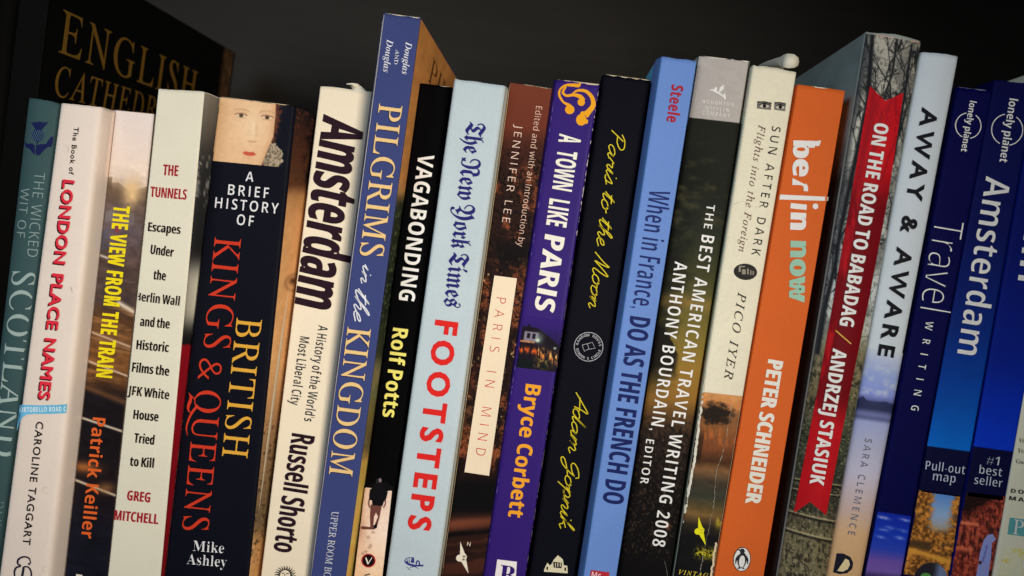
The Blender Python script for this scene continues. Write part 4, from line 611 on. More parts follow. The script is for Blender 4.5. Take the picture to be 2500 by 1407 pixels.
# ------------------------------------------------------------------ bookcase
def wood(name, c, s=1.0):
    m = bpy.data.materials.new(name); m.use_nodes = True; n = m.node_tree.nodes; l = m.node_tree.links; b = n["Principled BSDF"]
    tc = n.new("ShaderNodeTexCoord"); mp = n.new("ShaderNodeMapping"); mp.inputs["Scale"].default_value = (2 * s, 25 * s, 25 * s)
    l.new(tc.outputs["Object"], mp.inputs[0]); no = n.new("ShaderNodeTexNoise"); no.inputs["Scale"].default_value = 6; no.inputs["Detail"].default_value = 8
    l.new(mp.outputs[0], no.inputs["Vector"]); cr = n.new("ShaderNodeValToRGB")
    cr.color_ramp.elements[0].position = .3; cr.color_ramp.elements[0].color = tuple(v * .88 for v in c) + (1,)
    cr.color_ramp.elements[1].position = .7; cr.color_ramp.elements[1].color = tuple(v * 1.1 for v in c) + (1,)
    l.new(no.outputs["Fac"], cr.inputs[0]); l.new(cr.outputs[0], b.inputs["Base Color"]); b.inputs["Roughness"].default_value = .6
    b.inputs["Specular IOR Level"].default_value = .25
    bu = n.new("ShaderNodeBump"); bu.inputs["Strength"].default_value = .15; bu.inputs["Distance"].default_value = .001
    l.new(no.outputs["Fac"], bu.inputs["Height"]); l.new(bu.outputs[0], b.inputs["Normal"])
    return m
M_WOOD = wood("dark_wood", (.0190, .0150, .0110))
def box(name, lo, hi, mat, parent):
    (a, b, c), (d, e, f) = lo, hi
    v = [(a, b, c), (d, b, c), (d, e, c), (a, e, c), (a, b, f), (d, b, f), (d, e, f), (a, e, f)]
    fc = [(0, 3, 2, 1), (4, 5, 6, 7), (0, 1, 5, 4), (1, 2, 6, 5), (2, 3, 7, 6), (3, 0, 4, 7)]
    o = mesh_obj(name, v, fc, mat, parent)
    bv = o.modifiers.new("bevel", 'BEVEL'); bv.width = .0012; bv.segments = 2; return o
case = bpy.data.objects.new("bookcase", None); COL.objects.link(case); case.location = (0, .19, ZS); bpy.context.view_layer.update()
tag(case, "dark brown wooden bookcase whose back panel shows above the row of books", "bookcase")
box("shelf_board", (-.42, -.03, ZS - .02), (.42, .214, ZS), M_WOOD, case)
box("back_panel", (-.42, .215, ZS - .3), (.42, .225, .62), M_WOOD, case)
box("unseen_shade_board", (-.42, .02, .215), (.42, .214, .235), M_WOOD, case)  # out of view, added to darken the top of the back panel
box("side_panel", (-.44, -.03, ZS - .3), (-.4205, .225, .62), M_WOOD, case)

NAVYK = (15, 16, 27)
# ------------------------------------------------------------------ far left: tall books in the dark
b = Book("hardback_book", "dark rounded spine at the far left end of the row, almost lost in the shadow", [(-14, -60), (-110, 930)], [(52, -50), (-46, 930)], (4, 4, 4),
         Y=(20, 20), spec=.02, bulge=4, r=1.2, depth=150, cpx=20)
wear(b, (50, -30), (20, 260), 2.2, (24, 26, 23), .35, 5)

b = Book("tall_book", "tall black book with gold serif capitals running across its front cover", [(62, -137), (-10, 480)], [(134, -129), (84, 300)], (7, 6, 4),
         Y=(12, 12), spec=.03, depth=168, cpx=110, rough=.45, r=.6)
b.zc = lambda: None
def cover_text(bk, name, string, style, B0, B1, T0, color, off=.0002, **k):
    """text on the right hand cover, laid out in the plane of that cover"""
    def on(px, py):
        r = rays(float(px), float(py)); x0, x1 = bk.xro
        t = (x0) / (r[0] - x1 * r[2]); return np.array([t * r[0], t * r[1] - D, t * r[2]])
    b0, b1, t0 = on(*B0), on(*B1), on(*T0); lp = text_loops(string, style, **k)
    allp = np.concatenate([p for g in lp for p in g]); x0, x1 = allp[:, 0].min(), allp[:, 0].max(); cap = CAP[style]
    v = []; f = []
    for g in lp:
        tr = tessellate_polygon([[Vector((float(x), float(y), 0)) for x, y in l] for l in g]); P = np.concatenate(g)
        f += [tuple(i + len(v) for i in t) for t in tr]
        for x, y in P:
            p = b0 + (b1 - b0) * ((x - x0) / (x1 - x0)) + (t0 - b0) * (y / cap); v.append((p[0] + off, p[1], p[2]))
    return mesh_obj(name, v, f, M_INK, bk.em, np.tile(albedo(np.array(color, float), np.array(float(bk.px))), (len(v), 1)))
GOLDD = (104, 76, 29)
cover_text(b, "title", "ENGLISH", 'I', (141, 127), (473, 252), (154, 23), GOLDD, shear=-.269, space=60)
cover_text(b, "title", "CATHEDRALS", 'I', (128, 232), (447, 317), (141, 159), GOLDD, shear=-.269, space=70)
def p_eng(d, py, px, z):
    n = fbm(d / 4, py / 14, 3); c = const(d, (5, 5, 4)); return mix(c, (92, 66, 44), sm(d, 150, 156) * (.35 + .9 * n))
b.side_patch("cover_picture", 'r', 1, 166, p_eng, nd=80, nz=160)

# ------------------------------------------------------------------ 1 teal
b = Book("paperback_book", "grey teal paperback with a navy thistle emblem and pale thin lettering", [(70, 240), (-24, 1060)], [(146, 252), (46, 990)], (48, 71, 74),
         Y=(4, 2), cpx=60, bulge=2.0, jag=.25)
TEAL = (124, 142, 142)
T(b, "title", "THE WICKED", 'n', (85, 421), (66, 626), 25, TEAL, wx=-14, wy=-14, space=30, word=330)
T(b, "title", "WIT OF", 'n', (52, 459), (40, 579), 20, TEAL, wx=-12, wy=-12, space=50)
T(b, "title", "SCOTLAND", 'I', (31, 661), (-15, 1112), 56, (134, 152, 150), shear=-.269, space=40, wx=2)
T(b, "author_name", "ROD", 'n', (2, 1226), (-9, 1300), 16, (92, 122, 124), wx=-20, wy=-20, space=20)
k = Ink(b, "thistle_emblem"); NV = (20, 26, 70)
k.disc(92, 330, 16, 16, NV, n=20)
for i in range(7):
    x = 77 + i * 6.2; k.poly([(88 + i * 1.5, 318), (92 + i * 1.5, 318), (x + 3.4, 297 + abs(i - 3) * .6), (x - 1.6, 297 + abs(i - 3) * .6)], NV)
for i in range(-3, 4):
    k.line((92 + i * 5 - 6, 318), (92 + i * 5 + 6, 344), .9, (64, 92, 104), .00026); k.line((92 + i * 5 + 6, 318), (92 + i * 5 - 6, 344), .9, (64, 92, 104), .00026)
k.stroke([(91, 345), (89, 360), (87, 374)], 2.5, NV)
k.poly([(90, 356), (98, 352), (112, 352), (124, 334), (131, 334), (128, 352), (131, 362), (118, 358), (108, 366), (98, 378), (88, 380)], NV)
k.poly([(85, 356), (78, 350), (66, 352), (60, 345), (62, 358), (66, 361), (72, 364), (80, 374), (84, 380)], NV)
k.done()

# ------------------------------------------------------------------ 2 white
b = Book("paperback_book", "white paperback with heavy red capitals and a pale blue street sign band", [(145, 252), (0, 1367)], [(249, 262), (119, 1407)], (222, 208, 198),
         Y=(-6, -6), RO=[(262, 265), (136, 1407)], fd=3.5, cpx=190, r=2.2, bulge=.5, mott=.04)
RD = (208, 44, 62)
for sh, c, of in (((-3.2, 3.0), (70, 14, 26), .00018), ((-1.6, 1.5), (70, 14, 26), .0002), ((0, 0), RD, .00028)):
    T(b, "title", "LONDON PLACE NAMES", 'g', (154, 438), (93, 974), 28.5, c, wx=38, wy=26, space=60, word=360, shift=sh, off=of)
T(b, "title", "The Book of", 'g', (180, 310), (167, 426), 12.5, (24, 21, 26), wx=20, wy=16, space=60)
T(b, "author_name", "CAROLINE TAGGART", 'g', (88, 1029), (55, 1330), 18.5, (24, 22, 30), wx=19, wy=15, space=80)
k = Ink(b, "street_sign_band")
k.poly([(48.5, 988), (90, 990), (140, 989), (164, 987), (162, 1009), (120, 1011), (80, 1011), (64, 1013), (54, 1020), (47, 1034), (41, 1052)], (98, 172, 208))
k.text("ORTOBELLO ROAD C", 'B', (50, 1006.5), (161, 1004.5), 11.5, (220, 232, 236), wx=-8, wy=-8, space=60, off=.0003)
k.done()
k = Ink(b, "publisher_emblem"); NB = (30, 28, 48)
k.stroke([(69, 1379), (74, 1374), (70, 1363), (57, 1360), (45, 1366), (43, 1376), (51, 1382)], [6, 3, 3.6, 4.2, 5, 4.4, 3.5], NB)
k.stroke([(51, 1382), (38, 1388), (35, 1403), (40, 1424)], [3.5, 5, 4, 3], NB)
k.stroke([(58, 1384), (54, 1408), (52, 1424)], 6, NB); k.stroke([(58, 1384), (68, 1385), (76, 1398), (74, 1424)], [3, 3.6, 4.4, 4], NB); k.done()
for x, y, r in ((111, 1198, 8), (110, 1390, 7)): Ink(b, "dent_mark").ring(x, y, r, 1.1, (196, 182, 168), a0=60, a1=300, n=20).done()
Ink(b, "scuff_mark").stroke([(171, 700), (174, 706), (176, 716)], [1, 4, 1], (186, 174, 172)).done(); Ink(b, "scuff_mark").stroke([(158, 352), (166, 362), (164, 372)], [1, 5, 1], (206, 194, 190)).done()

# ------------------------------------------------------------------ 3 train window photo
b = Book("paperback_book", "paperback with a blurred brown landscape photo and condensed yellow capitals", [(280, 268), (155, 1407)], [(377, 278), (263, 1407)], (120, 100, 85),
         Y=(0, 0), cpx=280, rough=.38, r=1.0)
def p_train(x, y, U, V):
    xx = (x - 320 + (y - 280) * .1); sl = y - xx * .24
    n = fbm(xx / 26, sl / 14, 2); n2 = fbm(xx / 70, sl / 9, 5); n3 = fbm(xx / 9, y / 9, 8)
    c = ramp(sl, [(270, (231, 216, 212)), (436, (230, 208, 192)), (456, (206, 176, 148)), (482, (104, 84, 74)), (560, (98, 84, 88)), (640, (84, 66, 60)), (740, (74, 60, 58)),
                  (775, (86, 58, 38)), (830, (112, 74, 44)), (890, (118, 76, 42)), (930, (84, 54, 34)), (965, (26, 22, 26)), (1100, (24, 20, 24)), (1180, (30, 22, 24)), (1300, (22, 22, 32)), (1500, (20, 22, 36))])
    c = c * (1 + (n[..., None] - .5) * np.interp(y, [380, 500, 900, 1000], [.03, .55, .75, .5])[..., None])
    c = mix(c, (150, 104, 60), sm(n2, .56, .75) * sm(y, 690, 780) * (1 - sm(y, 900, 960)) * .8)
    # roofs and a chimney cut into the pale sky, glowing trees at the right
    roof = 452 - 12 * np.exp(-((xx + 45) / 14) ** 2) + np.abs(xx + 40) * -.32 + 34 * sm(xx, -20, 20)
    roof = np.where(np.abs(xx + 35) < 6, 432, roof)
    c = mix(c, mix(const(x, (150, 126, 104)), (108, 86, 70), sm(y - roof, 0, 26)), sm(y - roof, -1, 2) * (1 - sm(y, 470, 500)))
    tr = np.exp(-((xx - 22) / 20) ** 2 - ((y - 470) / 34) ** 2) * (.6 + .9 * n3)
    c = mix(c, (226, 188, 136), tr)
    c = mix(c, (126, 118, 118), ((np.abs(xx + 28) < 12) & (y > 515) & (y < 540)) * .7 + ((xx > 10) & (xx < 34) & (y > 520) & (y < 550)) * .4)
    c = mix(c, (86, 92, 116), ((np.abs(xx + 30) < 22) & (y > 560) & (y < 612)) * .55 * sm(n3, .35, .6))
    c = mix(c, (150, 46, 60), np.exp(-((xx + 6) / 7) ** 2 - ((y - 560) / 9) ** 2) * .8)
    for x0, y0, x1, y1, w, cc, a in ((232, 620, 263, 630, 2.6, (214, 198, 180), .95), (290, 740, 330, 764, 5.5, (220, 204, 184), .95), (205, 804, 320, 848, 2.6, (206, 176, 148), .9), (220, 822, 322, 856, 1.6, (150, 116, 88), .8),
                              (200, 876, 312, 919, 2.2, (216, 190, 168), .95), (184, 1015, 300, 1054, 2.4, (222, 204, 180), 1), (168, 1166, 282, 1210, 2.8, (214, 194, 166), 1), (262, 680, 328, 690, 1.5, (130, 110, 100), .5), (196, 940, 310, 985, 7, (150, 96, 52), .5)):
        c = mix(c, cc, np.exp(-(seg(x, y, x0, y0, x1, y1) / w) ** 2) * a)
    c = mix(c, (176, 104, 54), np.exp(-((x - 205) / 34) ** 2 - ((y - 1141 - (x - 205) * .1) / 13) ** 2) * .85)
    c = mix(c, (170, 112, 66), np.exp(-((x - 258) / 22) ** 2 - ((y - 1192) / 13) ** 2) * .6)
    return c
b.spine_patch("cover_picture", None, 1470, p_train, ul=-.02)
T(b, "title", "THE VIEW FROM THE TRAIN", 'B', (278, 501), (234, 920), 40, (236, 214, 26), wx=32, wy=6, space=44, word=330)
T(b, "author_name", "Patrick Keiller", 'B', (227, 1019), (198, 1313), 31, (218, 96, 42), wx=-2, wy=-2, space=0, word=260)
Ink(b, "publisher_emblem").poly([(186, 1402), (201, 1404), (199, 1440), (182, 1438)], (220, 210, 200)).done()
wear(b, (272, 269), (376, 279), 1.6, (236, 226, 214), .7, 3)

# ------------------------------------------------------------------ 4 cream with stacked words
b = Book("paperback_book", "cream paperback with dark red and black words stacked one below another", [(386, 217), (263, 1407)], [(498, 224), (392, 1407)], (222, 217, 199),
         Y=(-8, -4), RO=[(510, 232), (396, 1407)], fd=2.5, cpx=400, r=.6, mott=.04)
DR = (160, 28, 48); BK = (30, 24, 28)
def W(part, string, x0, y0, x1, y1, h, c, wx=32): T(b, part, string, 'B', (x0, y0), (x1, y1), h, c, wx=wx, wy=-2, space=18, word=210)
W("title", "THE", 397, 427.5, 434, 430.5, 26, DR); W("title", "TUNNELS", 366, 480.5, 455, 488, 25, DR)
for s_, x0, y0, x1, y1, h in (("Escapes", 360.5, 564.5, 440, 572, 22), ("Under", 366, 620, 422.5, 628, 23), ("the", 373.5, 682.5, 404, 685.5, 23), ("Berlin Wall", 332, 734.5, 437.5, 747, 22.5), ("and the", 341, 796, 413.5, 803, 23),
                              ("Historic", 332, 853, 411.5, 860.5, 23), ("Films the", 321, 908, 412, 918.5, 23), ("JFK White", 311, 964, 412, 976, 22.5), ("House", 324.5, 1023, 386, 1029.5, 22.5), ("Tried", 326, 1080.5, 375.5, 1086.5, 23), ("to Kill", 316, 1137.5, 375, 1143, 23)):
    W("subtitle", s_, x0, y0, x1, y1, h, BK, 22 if "W" in s_ else 32)
W("author_name", "GREG", 309, 1221.5, 366, 1227.5, 24, DR); W("author_name", "MITCHELL", 278, 1269.5, 385.5, 1280.5, 24, DR)
def p_tun(d, y, px, z):
    n = fbm(y / 22 + d * .4, d / 3, 4); c = ramp(y, [(215, (96, 92, 84)), (330, (60, 58, 56)), (372, (40, 40, 40)), (680, (22, 22, 24)), (700, (24, 24, 26)), (836, (18, 18, 20))])
    c = mix(c, (104, 102, 100), sm(n, .56, .72) * sm(y, 350, 400) * (1 - sm(y, 480, 520)))
    c = mix(c, (178, 176, 160), np.exp(-((y - 720) / 78) ** 4 - ((d - 9) / 11) ** 4) * .9)
    return np.where((y > 842)[..., None], np.array([118., 14, 26]) * (1 - .12 * n[..., None]), c)
b.side_patch("cover_picture", 'r', .25, 60, p_tun, nd=50, gain=2.2)

# ------------------------------------------------------------------ 5 navy black, painted face
b = Book("paperback_book", "thick navy black paperback with a painted pale face at the top of its spine", [(535, 236), (401, 1407)], [(718, 259), (605, 1407)], NAVYK,
         Y=(1, -2), RO=[(768, 272), (630, 1407)], fd=12, bulge=.5, cpx=570, spec=.05, rough=.46, r=1.0, jag=.3)
def p_face(x, y, U, V):
    # a plain painted face of no one in particular
    n = fbm(x / 7, y / 7, 4); n2 = fbm(x / 24, y / 24, 9)
    X = (x - 612) / 100 + (y - 320) * .001; Y_ = (y - 318 - (x - 612) * .11) / 100
    c = const(x, (226, 184, 142)); c = mix(c, (240, 208, 172), np.exp(-((X - .02) / .42) ** 2 - ((Y_ + .1) / .62) ** 2) * .8)
    edge = .56 - .10 * np.maximum(Y_ - .1, 0) * 3 - .06 * np.maximum(-Y_ - .4, 0)      # the cheek line at the right
    c = mix(c, (206, 158, 118), sm(X - edge, -.16, 0) * .5)
    dark = mix(const(x, (92, 52, 38)), (16, 18, 30), sm(X + .25 * np.maximum(0, Y_ + .3) - .62 + (n - .5) * .22 + (n2 - .5) * .2, 0, .14))
    c = mix(c, dark, sm(X - edge, -.01, .025))
    ruff = ((X - .60) / .26) ** 2 + ((Y_ - .60) / .34) ** 2
    c = mix(c, mix(const(x, (110, 96, 80)), (186, 168, 144), sm(fbm(x / 3, y / 3, 14), .3, .7)), sm(1 - ruff + (n - .5) * 1.3, .0, .25) * sm(X - edge, -.02, .03))
    for ex in (-.27, .37):                                      # eyes and brows
        q = Y_ + .33 + (.02 if ex > 0 else 0); d = X - ex; lid = q + .05 - 1.6 * d * d
        c = mix(c, (204, 158, 120), np.exp(-((q + .06) / .05) ** 2 - (d / .17) ** 2) * .45)
        c = mix(c, (232, 206, 178), sm(1 - (d / .15) ** 2 - (q / .05) ** 2, 0, .4) * .75)
        c = mix(c, (104, 84, 66), sm(1 - ((d / .064) ** 2 + (q / .06) ** 2), 0, .5) * .95)
        c = mix(c, (48, 36, 30), sm(1 - ((d / .03) ** 2 + (q / .03) ** 2), 0, .5) * .9)
        c = mix(c, (112, 74, 52), np.exp(-(lid / .013) ** 2) * (np.abs(d) < .16) * .85)
        c = mix(c, (190, 146, 110), np.exp(-((q - .055 + .9 * d * d) / .016) ** 2) * (np.abs(d) < .12) * .5)
        c = mix(c, (196, 152, 114), np.exp(-((q + .16 - 1.2 * d * d) / .02) ** 2) * (np.abs(d) < .2) * .7)
    c = mix(c, (214, 168, 130), np.exp(-((X - .12 - .06 * (Y_ + .3)) / .035) ** 2) * sm(Y_, -.36, -.1) * (1 - sm(Y_, .14, .22)) * .4)
    c = mix(c, (250, 222, 190), np.exp(-((X - .05 - .04 * (Y_ + .3)) / .04) ** 2) * sm(Y_, -.36, -.1) * (1 - sm(Y_, .14, .24)) * .5)
    c = mix(c, (186, 132, 98), np.exp(-((Y_ - .285 + .6 * (X - .06) ** 2 * 3) / .018) ** 2) * np.exp(-((X - .06) / .1) ** 2) * .6)
    c = mix(c, (150, 98, 72), np.exp(-((Y_ - .275) / .014) ** 2) * (np.exp(-((X - .0) / .03) ** 2) + np.exp(-((X - .13) / .025) ** 2)) * .5)
    up = np.where(Y_ < .572, .052 - .012 * np.cos((X - .02) * 34), .078) ; mo = 1 - ((X - .02) / .19) ** 2 - ((Y_ - .572) / up) ** 2
    c = mix(c, (206, 84, 62), sm(mo, 0, .6) * .9); c = mix(c, (158, 66, 54), np.exp(-((Y_ - .569 - .2 * (X - .02) ** 2) / .011) ** 2) * (np.abs(X - .02) < .14) * .6)
    c = mix(c, (208, 162, 124), np.exp(-((Y_ - .695) / .025) ** 2 - ((X - .02) / .12) ** 2) * .5)
    return c * (.965 + .07 * n[..., None])
b.patch("cover_picture", [(536, 238), (717.5, 260), (700.5, 410), (516, 392.5)], p_face, 1.6)
WH = (226, 226, 230)
T(b, "title", "A", 'B', (599, 442), (618, 444), 23, WH, wx=-14, wy=-12)
T(b, "title", "BRIEF", 'B', (556, 475.5), (655, 484.5), 25.5, WH, wx=-20, wy=-14, space=120)
T(b, "title", "HISTORY", 'B', (524, 507), (678.5, 522.5), 25.5, WH, wx=-20, wy=-14, space=120)
T(b, "title", "OF", 'B', (577, 548.5), (618, 553), 25.5, WH, wx=-20, wy=-14, space=120)
KR = (204, 58, 36)
T(b, "title", "KINGS", 'I', (525, 578), (497, 848), 64, KR, shear=-.269, space=50, wx=-3, wy=-2)
T(b, "title", "&", 'g', (488, 874), (483, 926), 57, KR, wx=-20, wy=-20)
Ink(b, "title_flourish").stroke([(483, 990), (470, 1006), (460, 1026), (455, 1046), (458, 1064)], [7, 6, 4.6, 3.4, 1], KR).done()
T(b, "title", "QUEENS", 'I', (478, 951), (445, 1293), 63, KR, shear=-.269, space=30, wx=-3, wy=-2)
T(b, "title", "BRITISH", 'I', (578, 775), (542, 1114), 62, (222, 166, 62), shear=-.269, space=40, wx=-1)
T(b, "author_name", "Mike", 'W', (471, 1345), (546, 1351), 25, WH, wx=-20, wy=-5, space=16)
T(b, "author_name", "Ashley", 'W', (456, 1377), (552, 1385), 25, WH, wx=-20, wy=-5, space=10)
Ink(b, "worn_edge").line((534.5, 238), (401.5, 1407), 1.4, (150, 144, 136)).done(); wear(b, (540, 236.5), (716, 258), 2.2, (200, 180, 150), .6, 6)
def p_king(d, y, px, z):
    n = fbm(y / 16, d / 3, 6); n2 = fbm(y / 5, d / 1.6, 11)
    c = ramp(y, [(250, (20, 18, 20)), (330, (58, 34, 26)), (450, (84, 52, 34)), (480, (168, 122, 78)), (560, (196, 146, 96)), (900, (202, 156, 106)), (1000, (176, 134, 92)), (1080, (150, 118, 84)), (1280, (128, 106, 78)), (1330, (206, 158, 104)), (1420, (212, 166, 110))])
    c = mix(c, (18, 15, 16), sm(d + (n - .5) * 18, 7, 17) * (1 - sm(y, 430, 480)))
    c = mix(c, (80, 42, 30), sm(n2, .62, .75) * (1 - sm(y, 440, 480)))
    c = mix(c, (60, 46, 34), sm(n2 + (n - .5) * .6, .60, .74) * sm(y, 980, 1080) * (1 - sm(y, 1330, 1400)) * .75)
    c = mix(c, (60, 36, 26), np.exp(-((y - 686) / 9) ** 2 - ((d - 11) / 2.5) ** 2) * .9); c = mix(c, (120, 84, 54), np.exp(-(np.abs(np.hypot((y - 690) / 20, (d - 12) / 6) - 1) / .18) ** 2) * .5)
    return c * (.92 + .16 * n[..., None])
b.side_patch("cover_picture", 'r', 1.2, 60, p_king, nd=60, nz=420, gain=1.25)
k = Ink(b, "branch_drawing")
for p in ([(628, 1407), (622, 1350), (612, 1320)], [(622, 1350), (630, 1322)], [(618, 1336), (611, 1300), (616, 1288)], [(615, 1310), (622, 1290)]): k.stroke(p, 1.6, (40, 32, 28), .0006)
k.done()

# ------------------------------------------------------------------ 6 cream, slanted title
b = Book("paperback_book", "cream paperback with a huge slanted dark title and a sun face emblem", [(781, 210), (636, 1407)], [(909, 225), (759, 1407)], (240, 226, 202),
         Y=(9, 3), cpx=780, r=.9, mott=.035, bulge=.2)
INKB = (42, 24, 34)
T(b, "title", "Amsterdam", 'B', (790, 278), (718, 746), 102, INKB, wx=32, wy=4, shear=.13, lc=1.13, space=-4)
T(b, "subtitle", "A History of the World's", 'B', (778, 794), (742, 1028), 23, (54, 56, 62), wx=-4, wy=-10, space=30, word=200)
T(b, "subtitle", "Most Liberal City", 'B', (733, 821), (708, 988), 23, (54, 56, 62), wx=-4, wy=-10, space=30, word=200)
T(b, "author_name", "Russell Shorto", 'B', (713, 1057), (667, 1345), 57, INKB, wx=24, wy=0, lc=1.0, space=10, word=210)
k = Ink(b, "sun_emblem")
for i in range(22):
    a = math.radians(i * 360 / 22); a2 = a + .12; k.stroke([(696 + 14 * math.cos(a), 1405 + 13 * math.sin(a)), (696 + 20 * math.cos(a2), 1405 + 18.5 * math.sin(a2)), (696 + 27 * math.cos(a), 1405 + 24 * math.sin(a))], [3.4, 2.6, .6], (34, 28, 32), n=3)
k.ring(696, 1405, 13.5, 1.6, (34, 28, 32)); k.line((688, 1400), (694, 1400), 2, (34, 28, 32)); k.line((699, 1401), (705, 1401), 2, (34, 28, 32)); k.line((696, 1402), (695, 1410), 1.4, (34, 28, 32)); k.done()
wear(b, (783, 210.5), (908, 225), 1.5, (250, 244, 232), .5, 9)

# ------------------------------------------------------------------ 7 blue, gold capitals, tan front cover
b = Book("paperback_book", "tallest blue paperback with gold serif capitals and a tan front cover", [(938, 32), (759, 1407)], [(1027, 43), (844, 1407)], (58, 68, 122),
         Y=(-6, -4), LO=[(934, 34), (756, 1407)], fd=1.0, cpx=890, r=.5, rough=.45)
WB = (226, 228, 236); GO = (232, 196, 136)
T(b, "author_name", "Douglas", 'J', (991, 102), (981, 181), 15.5, WB, wx=-8, wy=-6)
T(b, "author_name", "Douglas", 'J', (945, 96), (935, 176), 15.5, WB, wx=-8, wy=-6)
T(b, "author_name", "AND", 'I', (966, 121), (962, 157), 9, WB, shear=-.269)
for nm, P0, P1 in (("PILGRIMS", (926, 252), (878, 623)), ("KINGDOM", (849, 797), (803, 1158))):
    T(b, "title_shadow", nm, 'I', P0, P1, 57, (30, 34, 66), shear=-.269, space=26, wx=9, shift=(-1.6, 1.4), off=.00017)
T(b, "title", "PILGRIMS", 'I', (926, 252), (878, 623), 57, GO, shear=-.269, space=26, wx=7)
T(b, "title", "KINGDOM", 'I', (849, 797), (803, 1158), 57, GO, shear=-.269, space=26, wx=7)
T(b, "publisher_name", "UPPER ROOM BOOKS", 'I', (810, 1248), (785, 1448), 17, (206, 210, 220), shear=-.269, wx=0)
Ink(b, "worn_edge").line((937.3, 36), (758.3, 1407), 2.6, (216, 208, 190)).done(); wear(b, (940, 32.5), (1026, 43.5), 2.2, (206, 196, 178), .7, 4)
def p_pil(d, y, px, z):
    n = fbm(y / 20, d / 5, 6); n2 = fbm(y / 7, d / 2, 12)
    c = ramp(y, [(60, (172, 116, 62)), (440, (168, 114, 62)), (470, (150, 108, 62)), (500, (38, 42, 28)), (700, (26, 32, 24)), (860, (44, 48, 36)), (905, (120, 106, 74)), (960, (104, 100, 66)), (1020, (110, 94, 50)), (1090, (100, 84, 56)), (1130, (206, 160, 78)), (1420, (206, 160, 84))])
    c = mix(c, (92, 104, 70), sm(n2, .58, .74) * sm(y, 490, 520) * (1 - sm(y, 1100, 1140)) * .8)
    return c * (.88 + .24 * n[..., None])
b.side_patch("cover_picture", 'r', .3, 124, p_pil, nd=70, nz=420, gain=1.6)
cover_text(b, "cover_title", "PILGRIMS", 'I', (1044, 196), (1140, 365), (1056, 139), (104, 70, 40), shear=-.269, space=30)

# monoline handwriting
SCR = {
 'a': (1.3, [[(.95, .85), (.6, 1), (.15, .75), (.05, .3), (.35, 0), (.75, .35), (.95, .9), (.9, .2), (1.1, 0), (1.4, .3)]]),
 'r': (1.05, [[(0, .3), (.25, 1.05), (.35, .85), (.75, .9), (.7, .3), (.9, 0), (1.15, .3)]]),
 'i': (.62, [[(0, .3), (.25, 1), (.2, .2), (.4, 0), (.65, .3)], [(.42, 1.5), (.46, 1.62)]]),
 's': (.9, [[(0, .3), (.5, 1.1), (.6, .6), (.55, .1), (.2, 0), (.1, .12)], [(.55, .1), (.95, .3)]]),
 't': (.72, [[(0, .3), (.4, 1.9), (.25, .2), (.5, 0), (.75, .3)], [(-.05, 1.3), (.75, 1.42)]]),
 'o': (1.1, [[(.6, 1), (.15, .75), (.1, .2), (.45, 0), (.85, .35), (.75, .9), (.5, .95), (.85, .75), (1.2, .8)]]),
 'h': (1.1, [[(0, .3), (.5, 1.9), (.35, 2.1), (.2, 1.5), (.1, 0), (.25, .7), (.6, 1), (.75, .7), (.7, .2), (.9, 0), (1.15, .3)]]),
 'e': (.9, [[(0, .3), (.55, .6), (.55, 1), (.25, .9), (.1, .4), (.4, 0), (.95, .3)]]),
 'n': (1.12, [[(0, .3), (.2, 1), (.15, 0), (.28, .7), (.65, 1), (.77, .7), (.7, .2), (.9, 0), (1.17, .3)]]),
 'm': (1.7, [[(0, .3), (.2, 1), (.15, 0), (.27, .7), (.58, 1), (.7, .7), (.65, 0), (.77, .7), (1.1, 1), (1.25, .7), (1.2, .2), (1.4, 0), (1.72, .3)]]),
 'P': (1.45, [[(.5, 1.9), (.2, 0)], [(-.05, 1.6), (.4, 2.1), (1.1, 2.1), (1.4, 1.6), (1.0, 1.05), (.4, 1.0)]]),
 'M': (2.0, [[(0, 0), (.4, 1.2), (.6, 2.1), (.75, 1.2), (.8, .1), (1.1, 1.2), (1.5, 2.1), (1.58, 1.2), (1.5, .2), (1.75, 0), (2.05, .3)]]),
 'A': (1.4, [[(0, 0), (.6, 1.2), (1.15, 2.1), (1.22, 1), (1.35, 0)], [(.2, .7), (1.45, .85)]]),
 'd': (1.25, [[(.85, .85), (.5, 1), (.1, .7), (.05, .3), (.35, 0), (.7, .3), (1.1, 2.1), (.85, .3), (1.0, 0), (1.3, .3)]]),
 'G': (1.5, [[(1.25, 1.6), (.95, 2.1), (.3, 1.8), (.05, 1.1), (.4, .7), (.95, 1), (1.15, 1.4), (1.05, .2), (.8, -.8), (.35, -1), (.25, -.5), (.9, .05), (1.5, .3)]]),
 'p': (1.1, [[(0, .3), (.28, 1), (.05, -1)], [(.15, .4), (.5, 1), (.85, .7), (.75, .1), (.4, 0), (1.15, .3)]]),
 'k': (1.1, [[(0, .3), (.5, 2), (.35, 2.1), (.1, 0)], [(.8, .95), (.3, .55), (.6, .45), (.85, 0), (1.15, .3)]]),
}
def script(book, name, string, B0, B1, xh, w, color, slant=.3, word=.7, seed=1):
    k = Ink(book, name); x = 0; st = []; rng = np.random.RandomState(seed)
    for ch in string:
        if ch == ' ': x += word; continue
        adv, ss = SCR[ch]; jy = rng.randn() * .04; js = 1 + rng.randn() * .05
        for s_ in ss: st.append(np.array([(x + px + slant * py, py * js + jy) for px, py in s_]))
        x += adv
    allp = np.concatenate(st); x0, x1 = allp[:, 0].min(), allp[:, 0].max()
    B0 = np.array(B0, float); B1 = np.array(B1, float); d = B1 - B0; nv = np.array([d[1], -d[0]]) / np.linalg.norm(d)
    for s_ in st: k.stroke(B0 + ((s_[:, :1] - x0) / (x1 - x0)) * d + s_[:, 1:] * xh * nv, w, color, .00022, n=5)
    return k.done()
script(b, "title", "in", (886, 645), (880, 692), 14, 2.6, WB, slant=.4)
script(b, "title", "the", (868, 704), (862, 784), 19, 2.8, WB, slant=.55)

